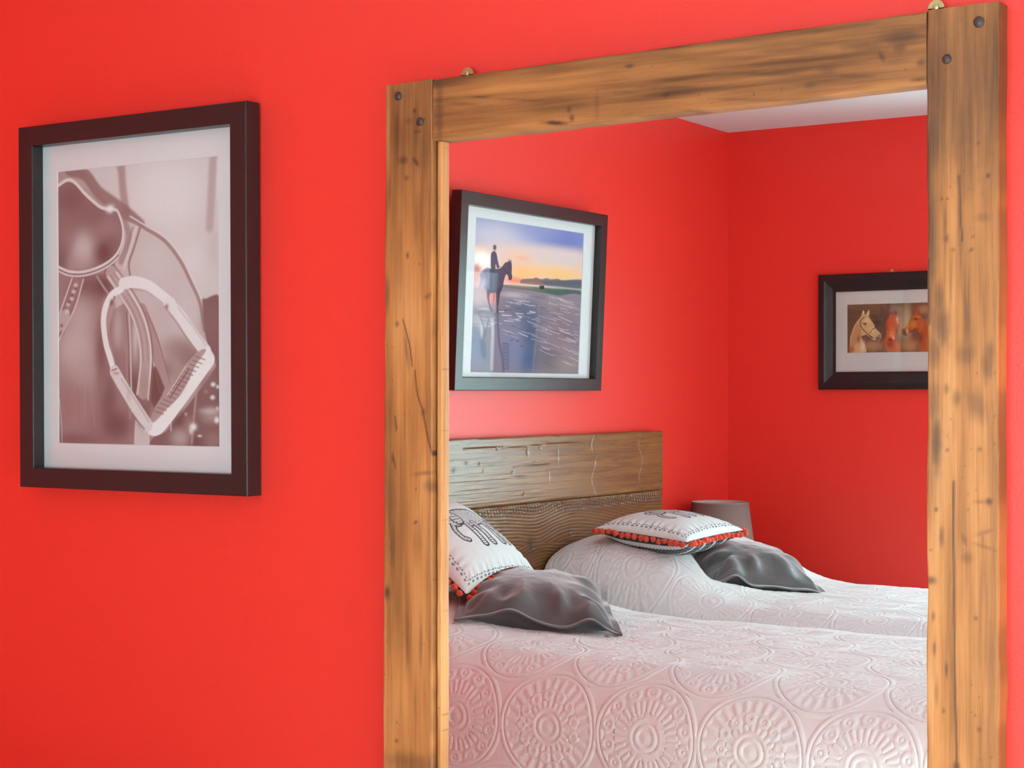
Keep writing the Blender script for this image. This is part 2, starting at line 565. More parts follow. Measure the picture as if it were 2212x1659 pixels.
TOP_RAIL_MARKS = [(-1.3247,1.6477,0.0208,0.0034,-0.15,0.95),(-1.3008,1.6661,0.0048,0.0054,0,0.7),(-1.296,1.6527,0.004,0.0054,0,0.7),(-1.4563,1.6982,0.0186,0.0021,-0.15,0.6),(-1.4904,1.6907,0.0343,0.0028,-0.14,0.4),(-1.3937,1.6889,0.0494,0.0021,-0.14,0.35),(-1.2537,1.6693,0.0039,0.0202,0,0.3),(-1.2889,1.6691,0.0236,0.0068,0,0.25),(-1.2,1.7191,0.0076,0.0033,0,0.7),(-1.1401,1.6722,0.0074,0.0039,0,0.6),(-1.0961,1.6454,0.0217,0.002,-0.1,0.5),(-1.129,1.6811,0.0882,0.0033,-0.13,0.35),(-0.99,1.6869,0.0415,0.0025,-0.12,0.4),(-0.9557,1.715,0.0612,0.005,-0.13,0.3),(-0.8953,1.6837,0.0132,0.0062,0,0.4),(-0.8495,1.7099,0.0324,0.0062,-0.1,0.45),(-0.792,1.7158,0.0302,0.0097,-0.05,0.6),(-0.7958,1.704,0.0088,0.0085,0,0.5),(-0.8206,1.6933,0.0032,0.0086,0.5,0.7),(-0.7983,1.6848,0.019,0.0049,0,0.35),(-0.767,1.6798,0.0062,0.0048,0,0.6),(-0.7701,1.6578,0.0112,0.0024,0,0.7),(-1.0248,1.6551,0.0562,0.0019,-0.11,0.4),(-1.0531,1.7125,0.0853,0.0077,-0.13,0.25),(-1.5336,1.6839,0.007,0.05,0,0.5),(-0.856,1.6705,0.026,0.0025,-0.1,0.4),(-0.922,1.6645,0.008,0.0038,0,0.45),(-1.2076,1.6819,0.0228,0.0033,-0.13,0.3),(-1.0108,1.7337,0.1116,0.0051,-0.14,0.25),(-1.2229,1.7402,0.1992,0.0067,-0.14,0.22)]
LEFT_POST_CRACKS = [[(-1.6027,1.3638),(-1.5901,1.3237),(-1.5848,1.2912)],[(-1.5794,1.2839),(-1.575,1.2478),(-1.5653,1.2227),(-1.5547,1.1797),(-1.5459,1.1511)],[(-1.618,1.2115),(-1.6153,1.1897)],[(-1.6216,1.1496),(-1.6171,1.1315)]]
RIGHT_POST_CRACKS = [[(-0.7226,1.1347),(-0.7232,1.069),(-0.722,1.0094),(-0.722,0.9198),(-0.7202,0.8304),(-0.7184,0.7656)],[(-0.7159,1.5284),(-0.7141,1.4806),(-0.7117,1.4448)],[(-0.7558,1.4228),(-0.7546,1.3385)]]

# ------------------------------------------------------------------ the mirror on the front wall
mirror = empty('wall_mirror', (-1.15, YF, 0.24), (0, 0, 0), 'large mirror in a rustic honey-brown pine frame on the red wall', 'mirror')
YFR, YBK = -0.020, YF
lp0 = lambda t: -1.6365 - 0.0062 * (1.733 - t) / 1.08
lp1 = lambda t: -1.5462 - 0.0010 * (1.733 - t)
board('left_post', 'z', 0.24, 1.7335, lp0, lp1, YFR, YBK, PINE_UP, mirror, 2.0, LEFT_POST_MARKS, LEFT_POST_CRACKS, dark=0.02, varnish_shade=0.16,
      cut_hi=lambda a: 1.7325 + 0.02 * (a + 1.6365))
rp0 = lambda t: -0.7585 + 0.0 * t
rp1 = lambda t: -0.6640 + 0.0 * t
board('right_post', 'z', 0.24, 1.7468, rp0, rp1, YFR - 0.001, YBK, PINE_UP, mirror, 31.0, RIGHT_POST_MARKS, RIGHT_POST_CRACKS, dark=0.06, varnish_shade=0.26, wob=0.0022,
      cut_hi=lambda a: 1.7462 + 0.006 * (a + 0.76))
tr0 = lambda t: 1.6383 + 0.0115 * (t + 1.5450) / 0.785
tr1 = lambda t: 1.7332 + 0.0122 * (t + 1.5450) / 0.785
board('top_rail', 'x', -1.5456, -0.7595, tr0, tr1, YFR + 0.001, YBK, PINE_ACROSS, mirror, 57.0, TOP_RAIL_MARKS, (), dark=0.18, wob=0.0010)
br0 = lambda t: 0.24 + 0 * t
br1 = lambda t: 0.335 + 0 * t
board('bottom_rail', 'x', -1.5456, -0.7595, br0, br1, YFR + 0.001, YBK, PINE_ACROSS, mirror, 83.0, (), (), dark=0.02, wob=0.0010, step=0.004)
# narrow rebate strips that hold the glass, with a dark groove beside the post
board('trim_strip', 'z', 0.335, 1.638, lambda t: -1.5440 - 0.001 * (1.733 - t), lambda t: -1.5345 - 0.001 * (1.733 - t), -0.0105, 0.0, PINE_UP, mirror, 12.0, (), (), dark=-0.05, wob=0.0004)
g = MB().box(-1.546, -0.758, 0.0, 0.004, 0.330, 1.652)
g.obj('mirror_glass', SILVER, mirror)
for (x, z, r) in ((-1.6111, 1.7136, 0.0068), (-1.5691, 1.6702, 0.0068), (-0.6899, 1.7230, 0.0075), (-0.7317, 1.6800, 0.0066)):
    nb = MB()
    prof = [(r, 0.0), (r * 0.98, -0.0012), (r * 0.75, -0.0026), (r * 0.35, -0.0034), (0.0004, -0.0036)]
    nb.lathe((x, YFR - 0.0008, z), prof, 9, 'y')
    nb.obj('nail_head', IRON, mirror, smooth=True)
for x, z in ((-1.492, 1.7345), (-0.752, 1.7475)):
    hb = MB()
    hb.box(x - 0.011, x + 0.011, -0.004, 0.0, z - 0.03, z + 0.004)
    hb.lathe((x, -0.002, z + 0.004), [(0.011, -0.002), (0.011, 0.002)], 20, 'y')
    hb.lathe((x, -0.0062, z + 0.005), [(0.0015, -0.0012), (0.0042, -0.0004), (0.0048, 0.0024)], 14, 'y')
    hb.obj('hanging_plate', BRASS, mirror, smooth=False)


# ------------------------------------------------------------------ framed pictures
def ring_frame(w, h, prof):
    """mitred frame of a w x h picture from its profile: (inset from the outer edge, distance from the wall)"""
    V, F = [], []
    n = len(prof)
    for ins, d in prof:
        V += [(ins, -d, ins), (w - ins, -d, ins), (w - ins, -d, h - ins), (ins, -d, h - ins)]
    for i in range(n):
        j = (i + 1) % n
        for k in range(4):
            l = (k + 1) % 4
            F.append((i * 4 + k, i * 4 + l, j * 4 + l, j * 4 + k))
    return V, F


def picture(name, label, cat, loc, rot, w, h, border, depth, matd, pr, ops, conv, bg, frame_mat, mat_mat, res, mirrored, profile=None, glass=None):
    """loc: lower left corner on the wall as one faces it. pr: print's x0, x1, z0, z1 from that corner"""
    p = empty(name, loc, rot, label, cat)
    b = 0.0016
    prof = profile or [(0, 0.002), (0, depth - b), (b * 0.3, depth - b * 0.3), (b, depth), (border - b, depth), (border - b * 0.3, depth - b * 0.3), (border, depth - b),
                       (border, matd + 0.001), (border, 0.002)]
    V, F = ring_frame(w, h, prof)
    mesh_obj('frame', V, F, frame_mat, p, local=True)
    q = border - 0.004
    m = MB()
    x0, x1, z0, z1 = pr
    # mat board with its window cut out, bevelled inwards
    V = []
    for (ax0, ax1, az0, az1, d) in ((q, w - q, q, h - q, matd), (x0 - 0.0012, x1 + 0.0012, z0 - 0.0012, z1 + 0.0012, matd), (x0, x1, z0, z1, matd - 0.0014), (q, w - q, q, h - q, matd - 0.0016)):
        V += [(ax0, -d, az0), (ax1, -d, az0), (ax1, -d, az1), (ax0, -d, az1)]
    F = [(i * 4 + k, i * 4 + (k + 1) % 4, ((i + 1) % 4) * 4 + (k + 1) % 4, ((i + 1) % 4) * 4 + k) for i in range(4) for k in range(4)]
    m.add(V, F)
    m.obj('mat_board', mat_mat, p, local=True)
    # the print itself
    na, nb = res
    e = 0.003
    a = np.linspace(x0 - e, x1 + e, na)
    c = np.linspace(z0 - e, z1 + e, nb)
    A, C = np.meshgrid(a, c)
    s = 100.0 / (z1 - z0)
    px = ((x1 - A) if mirrored else (A - x0)) * s
    py = (z1 - C) * s
    can = np.ones(px.shape + (3,)) * conv(bg)
    draw(can, px, py, ops, conv)
    can *= (1 + 0.05 * (fbm(px * 1.3, py * 1.3, 3) - 0.5))[..., None]
    V = np.stack([A, np.full(A.shape, -(matd - 0.0018)), C], 2).reshape(-1, 3)
    mesh_obj('print', V, grid_faces(nb, na), PAPER, p, local=True, color=can.reshape(-1, 3))
    bk = MB().box(q, w - q, -0.0055, -0.003, q, h - q)
    bk.obj('backing_board', CREAM, p, local=True)
    if True:
        gb = MB().box(q, w - q, -(matd + 0.0045), -(matd + 0.0025), q, h - q)
        gb.obj('glass_pane', glass or PANE, p, local=True)
    return p


# the three prints, drawn in units of a hundredth of the sheet height: b blob, f filled outline, l stroke
SADDLE_PRINT = [
    ('f',[(-10.1,-14.3),(96.5,-6.2),(96.2,55.0),(70.4,49.9),(53.4,27.7),(41.0,22.6),(35.9,18.6),(25.7,13.5),(10.0,-0.6),(-10.2,1.0)],0.8,1.63,1),
    ('b',53.5,11.4,21.0,14.5,0.92,0.6),
    ('b',60.7,36.1,14.6,9.0,0.88,0.5),
    ('b',10.0,6.0,8.0,4.7,0.75,0.5),
    ('b',24.4,6.0,9.1,5.6,0.8,0.5),
    ('l',[(76.6,-2.4),(75.6,11.8),(74.7,24.2)],3.54,0.6,2.08,0.7),
    ('l',[(78.7,1.3),(78.4,14.6)],1.04,0.9,0.83,0.6),
    ('b',77.0,32.3,4.7,8.0,0.72,0.5),
    ('l',[(32.2,-0.9),(33.2,9.3),(34.7,16.7)],3.74,0.55,1.98,0.8),
    ('f',[(28.3,-2.1),(34.7,-1.7),(32.2,2.8),(29.9,0.8)],0.6,1.11,0.6),
    ('l',[(6.0,-0.4),(14.0,2.0),(20.5,8.5),(28.3,13.1),(35.9,17.7),(41.6,21.7)],4.65,0.36,1.55,0.9),
    ('f',[(-1.4,5.3),(0.9,4.5),(5.0,3.2),(8.9,4.8),(14.2,9.3),(22.1,14.2),(26.6,15.4),(30.6,16.7),(33.1,22.2),(32.6,27.7),(29.2,32.1),(23.0,35.4),(13.8,37.5),(5.6,37.2),(-1.5,34.9)],0.36,0.58,1),
    ('b',6.7,10.5,8.0,5.7,0.22,0.8),
    ('b',16.6,17.6,9.2,5.6,0.3,0.7),
    ('b',25.6,22.7,7.8,5.1,0.52,0.8),
    ('b',21.7,27.2,3.9,2.8,0.55,0.5),
    ('b',1.9,20.6,5.4,5.7,0.4,0.6),
    ('b',12.6,29.1,6.3,7.0,0.74,0.95),
    ('b',9.9,34.2,8.0,3.8,0.62,0.7),
    ('b',23.7,30.5,4.9,5.1,0.12,0.95),
    ('b',28.2,27.5,3.9,4.6,0.28,0.6),
    ('b',4.9,24.6,4.0,2.8,0.5,0.5),
    ('b',1.2,32.9,3.4,3.8,0.22,0.7),
    ('f',[(33.1,19.4),(41.6,22.2),(53.4,27.9),(62.6,37.6),(69.2,48.5),(72.7,59.8),(73.4,67.8),(50.7,83.8),(35.7,71.9),(28.1,44.1),(29.5,34.0),(34.0,27.7)],0.74,0.66,1),
    ('b',48.4,33.8,10.0,10.9,0.8,0.6),
    ('b',60.7,54.1,11.0,10.8,0.78,0.6),
    ('b',59.4,65.8,9.8,5.4,0.45,0.8),
    ('b',65.4,70.4,7.3,6.3,0.25,0.8),
    ('b',53.2,73.9,7.4,5.4,0.3,0.8),
    ('b',53.3,54.0,7.4,8.2,0.66,0.5),
    ('l',[(33.4,19.0),(35.9,26.0),(32.0,34.1)],2.85,0.45,1.31,0.7),
    ('l',[(41.6,22.4),(38.4,29.8),(35.9,35.2),(36.5,39.8)],0.99,0.42,0.55,0.9),
    ('l',[(39.7,22.5),(36.5,29.7),(33.3,36.9)],0.88,0.85,0.44,0.8),
    ('l',[(37.8,22.4),(34.6,30.5)],0.88,0.5,0.55,0.7),
    ('l',[(35.9,18.8),(43.5,22.7),(53.4,27.9),(60.8,35.2),(65.6,42.6),(69.8,49.9),(72.1,59.7)],1.48,0.5,0.53,0.9),
    ('l',[(36.6,18.3),(44.1,22.0),(54.4,27.2),(62.0,34.8),(67.0,42.6),(71.0,49.9),(73.1,59.8)],0.53,0.86,0.32,0.9),
    ('l',[(72.8,50.0),(73.1,59.8)],0.83,0.7,0.42,0.8),
    ('f',[(-1.5,37.1),(13.8,38.5),(26.9,39.0),(32.0,44.2),(23.0,46.8),(22.2,62.5),(28.0,73.7),(43.2,93.0),(43.1,101.2),(-1.8,101.9)],0.5,0.92,1),
    ('b',13.8,43.7,9.2,5.6,0.18,0.95),
    ('b',23.0,43.0,5.8,4.6,0.14,0.9),
    ('b',11.1,53.0,7.9,8.4,0.68,0.8),
    ('b',8.4,65.1,10.6,10.3,0.74,0.8),
    ('b',13.7,73.6,9.2,7.5,0.64,0.7),
    ('b',21.8,67.2,3.4,13.0,0.22,0.9),
    ('b',3.0,85.8,8.0,7.5,0.46,0.6),
    ('b',13.6,86.7,7.9,6.5,0.55,0.5),
    ('b',25.4,83.0,5.2,10.2,0.2,0.9),
    ('b',29.2,93.1,9.0,6.5,0.14,0.95),
    ('b',9.6,98.9,15.9,3.3,0.2,0.8),
    ('b',17.5,93.2,3.9,7.5,0.36,0.5),
    ('b',22.8,77.4,2.6,5.6,0.42,0.5),
    ('l',[(0.1,83.9),(1.1,93.4),(1.3,100.0)],0.34,0.85,0.23,0.7),
    ('l',[(17.0,67.1),(16.5,81.1),(18.3,93.2)],0.67,0.6,0.67,0.4),
    ('l',[(13.7,76.4),(13.0,90.5)],0.56,0.62,0.56,0.4),
    ('l',[(9.7,79.2),(10.4,92.4)],0.57,0.36,0.57,0.4),
    ('l',[(9.9,39.3),(5.6,48.1),(-0.2,58.4)],5.92,0.42,0.46,1),
    ('l',[(6.9,39.5),(1.8,49.5),(-1.6,55.5)],0.69,0.82,0.23,0.9),
    ('l',[(12.8,40.1),(8.5,50.1),(2.5,58.4),(-0.7,63.1)],0.69,0.8,0.23,0.9),
    ('l',[(9.3,40.7),(5.3,50.0)],2.28,0.5,0.34,0.8),
    ('b',8.8,42.1,1.1,0.8,0.85,0.9),
    ('b',7.7,44.4,1.1,0.8,0.85,0.9),
    ('b',6.8,47.0,1.1,0.8,0.85,0.9),
    ('b',4.8,49.1,1.1,0.8,0.82,0.9),
    ('b',8.8,43.3,0.8,0.6,0.15,0.9),
    ('b',7.0,45.7,0.8,0.6,0.15,0.9),
    ('b',5.6,48.1,0.8,0.6,0.15,0.9),
    ('f',[(-0.2,51.8),(4.8,50.8),(5.5,55.2),(1.8,58.4),(-0.9,58.4)],0.72,0.46,0.8),
    ('b',1.3,56.7,0.9,0.7,0.2,0.9),
    ('b',4.2,51.7,1.1,0.8,0.9,0.8),
    ('l',[(19.7,39.2),(23.0,43.0),(26.2,46.4)],0.89,0.62,0.33,0.9),
    ('f',[(28.1,51.5),(35.8,49.9),(43.3,62.9),(53.2,79.3),(67.9,65.9),(66.1,69.5),(48.2,91.1),(45.1,93.0),(35.7,81.1),(28.7,72.8),(24.8,62.6)],0.36,0.88,0.75),
    ('b',38.2,79.3,5.1,8.2,0.16,0.9),
    ('b',48.2,81.1,5.0,5.5,0.14,0.9),
    ('b',30.0,59.0,2.6,8.3,0.68,0.8),
    ('b',29.3,70.0,2.8,5.5,0.36,0.7),
    ('l',[(33.0,51.6),(34.2,62.7),(34.7,73.8),(36.2,90.3)],1.31,0.55,0.44,0.8),
    ('l',[(35.8,52.6),(36.4,62.8),(36.7,76.5),(37.1,88.5)],0.66,0.82,0.33,0.8),
    ('l',[(34.5,52.6),(35.5,63.7),(35.7,77.4)],0.44,0.2,0.33,0.8),
    ('b',38.9,61.0,1.5,8.2,0.78,0.8),
    ('l',[(42.1,51.9),(47.1,61.1),(50.8,71.1),(53.8,80.2)],4.72,0.58,0.43,1),
    ('l',[(44.4,52.8),(49.8,62.1),(53.2,71.2),(55.9,78.4)],0.53,0.35,0.32,0.8),
    ('l',[(39.3,52.7),(44.8,62.9),(48.3,72.9),(51.0,81.6)],0.54,0.84,0.32,0.8),
    ('f',[(53.2,79.8),(48.3,72.0),(45.7,79.3),(48.2,86.6)],0.12,0.86,0.9),
    ('f',[(71.0,48.8),(81.1,52.1),(80.8,101.5),(48.1,102.0),(48.2,96.6),(55.6,93.8),(75.0,74.9),(76.8,70.5),(72.7,62.4)],0.24,0.84,1),
    ('b',75.1,57.1,4.8,6.2,0.3,0.7),
    ('b',60.5,91.9,6.1,4.5,0.12,0.9),
    ('b',71.4,76.7,6.0,3.6,0.38,0.6),
    ('b',75.0,89.1,5.2,3.0,0.62,0.7),
    ('b',74.4,87.8,4.8,1.2,0.8,0.5),
    ('b',60.5,97.3,4.9,3.6,0.66,0.8),
    ('b',64.7,92.8,3.1,3.6,0.56,0.6),
    ('b',76.1,98.0,4.7,3.2,0.45,0.7),
    ('b',67.7,99.0,3.6,2.7,0.14,0.8),
    ('l',[(68.4,80.2),(67.2,88.3),(65.9,99.0)],1.05,0.6,0.63,0.7),
    ('b',66.6,93.4,1.7,1.3,0.98,1),
    ('b',65.6,94.7,1.0,1.3,0.85,0.9),
    ('b',76.0,78.6,1.1,0.8,0.95,1),
    ('b',78.1,79.4,0.8,0.7,0.9,0.9),
    ('b',75.7,83.1,1.1,0.8,0.92,1),
    ('b',77.6,90.9,1.2,1.1,0.97,1),
    ('b',69.7,96.5,1.0,0.4,0.95,0.9),
    ('b',72.6,81.1,1.1,0.8,0.5,0.8),
    ('b',77.9,86.9,0.7,0.7,0.85,0.8),
    ('b',63.2,89.0,0.7,0.7,0.7,0.8),
    ('l',[(55.9,90.2),(56.1,94.7)],0.75,0.7,0.43,0.8),
    ('l',[(26.9,38.1),(33.0,44.3),(39.6,52.7),(43.3,61.0),(44.5,70.2),(43.5,81.1),(41.7,92.1)],6.72,0.25,0.43,0.7),
    ('l',[(27.1,38.4),(33.3,44.7),(39.6,52.7),(43.1,61.0),(44.0,70.2),(42.7,81.1)],5.64,0.64,0.43,1),
    ('l',[(29.7,38.2),(36.4,45.3),(42.3,53.3),(45.6,61.5),(46.5,70.2),(45.0,83.9)],0.76,0.88,0.32,0.95),
    ('l',[(25.6,39.6),(31.3,46.5),(37.0,53.6),(40.3,61.4),(41.5,70.1),(39.7,82.0)],0.76,0.84,0.33,0.95),
    ('l',[(26.6,39.0),(32.5,45.6),(38.3,53.2),(41.8,61.5),(42.8,70.2)],0.44,0.38,0.33,0.7),
    ('l',[(28.4,38.4),(35.0,45.4),(40.8,53.2),(44.3,61.5),(45.3,70.2)],0.44,0.42,0.33,0.7),
    ('b',32.0,43.3,3.3,4.6,0.72,0.5),
    ('b',43.2,79.3,2.8,7.3,0.5,0.6),
    ('f',[(38.6,91.2),(44.9,93.9),(45.1,101.2),(38.6,101.3)],0.76,0.44,1),
    ('b',41.9,89.3,3.0,4.6,0.2,0.9),
    ('l',[(32.0,44.2),(27.4,46.1),(24.2,50.3),(23.0,56.0),(24.2,63.5),(26.0,68.1),(28.0,73.0)],2.67,0.95,0.33,1),
    ('l',[(26.1,49.6),(25.5,56.1),(26.5,63.5),(29.0,71.9)],0.55,0.6,0.44,0.7),
    ('b',27.1,48.9,1.0,1.3,0.22,1),
    ('b',28.5,47.1,0.6,0.7,0.3,0.9),
    ('l',[(33.0,42.3),(38.4,41.9),(45.3,43.6),(50.9,46.8),(56.4,50.2)],4.33,0.93,0.32,1),
    ('l',[(35.8,44.4),(43.4,45.1),(49.6,48.2),(53.3,50.5)],0.65,0.55,0.54,0.6),
    ('l',[(55.2,50.2),(60.7,54.6),(65.5,60.1),(70.9,65.5),(72.7,67.1)],4.84,0.9,0.42,1),
    ('l',[(53.3,51.1),(58.5,56.3),(63.3,61.8),(68.5,67.3)],0.84,0.56,0.53,0.7),
    ('b',54.3,51.1,1.0,1.1,0.3,0.8),
    ('l',[(59.5,51.4),(65.5,57.4),(72.7,65.1)],0.63,0.7,0.42,0.6),
    ('f',[(45.4,91.9),(60.5,82.5),(71.5,66.4),(75.8,67.8),(76.5,70.9),(72.6,75.3),(55.6,92.4),(49.6,96.6),(45.0,95.9)],0.95,0.43,1),
    ('f',[(45.7,91.3),(49.5,85.2),(59.4,74.8),(68.5,67.5),(72.7,66.9),(64.8,74.9),(54.4,86.7),(48.2,91.8)],0.6,0.43,0.95),
    ('b',59.3,76.6,3.7,5.4,0.55,0.5),
    ('l',[(48.2,87.9),(52.4,89.1)],0.54,0.3,0.32,0.75),
    ('l',[(49.6,86.6),(53.8,87.7)],0.53,0.3,0.32,0.75),
    ('l',[(51.1,85.2),(55.3,86.3)],0.53,0.3,0.32,0.75),
    ('l',[(52.5,83.8),(56.7,85.0)],0.53,0.3,0.32,0.75),
    ('l',[(53.9,82.4),(58.1,83.6)],0.53,0.3,0.32,0.75),
    ('l',[(55.3,81.0),(59.5,82.2)],0.53,0.3,0.32,0.75),
    ('l',[(56.8,79.7),(60.9,80.8)],0.53,0.3,0.32,0.75),
    ('l',[(58.2,78.3),(62.3,79.5)],0.53,0.3,0.32,0.75),
    ('l',[(59.6,76.9),(63.7,78.1)],0.53,0.3,0.32,0.75),
    ('l',[(61.0,75.6),(65.1,76.8)],0.53,0.3,0.32,0.75),
    ('l',[(62.4,74.2),(66.5,75.4)],0.53,0.3,0.32,0.75),
    ('l',[(63.8,72.9),(67.9,74.1)],0.52,0.3,0.31,0.75),
    ('l',[(65.2,71.5),(69.3,72.7)],0.52,0.3,0.31,0.75),
    ('l',[(66.6,70.2),(70.7,71.4)],0.52,0.3,0.31,0.75),
    ('l',[(68.0,68.8),(72.1,70.0)],0.52,0.3,0.31,0.75),
    ('l',[(55.6,83.4),(64.8,73.1)],0.53,0.2,0.32,0.9),
    ('l',[(54.2,82.5),(63.3,72.2)],0.42,0.85,0.32,0.7),
    ('l',[(28.5,73.9),(33.1,79.7),(38.2,85.7),(44.7,93.0)],4.8,0.84,0.44,1),
    ('l',[(26.5,75.6),(31.8,82.5),(37.5,89.4),(43.2,94.4)],0.65,0.45,0.44,0.8),
    ('b',35.6,82.5,1.3,2.8,0.7,0.6),
    ('b',29.3,74.5,1.8,0.7,0.62,0.9),
    ('l',[(31.8,76.5),(39.4,84.8),(45.4,91.9)],0.76,0.66,0.44,0.7),
    ('l',[(27.0,73.5),(29.6,72.8)],0.55,0.3,0.33,0.9),
    ('l',[(-0.4,5.2),(0.9,4.5),(5.0,3.2),(8.9,4.6),(14.2,9.1),(21.1,13.8),(25.0,15.1)],1.25,0.86,0.34,1),
    ('l',[(28.3,15.3),(30.6,16.5),(33.0,22.2),(32.4,27.7),(29.1,32.1),(23.0,35.2),(13.8,37.2),(5.6,36.9),(-1.1,34.7)],0.99,0.86,0.33,1),
    ('l',[(33.6,24.0),(33.1,28.6),(29.7,33.3),(23.3,36.6),(14.1,38.6),(5.6,38.4),(-1.1,36.2)],0.67,0.82,0.33,1),
    ('l',[(31.0,32.0),(23.3,35.9),(13.8,38.0),(5.6,37.7),(-1.1,35.5)],0.45,0.3,0.23,0.8),
    ('b',26.6,15.1,2.2,1.6,0.96,1),
    ('b',26.6,15.1,1.3,0.9,0.98,1),
]
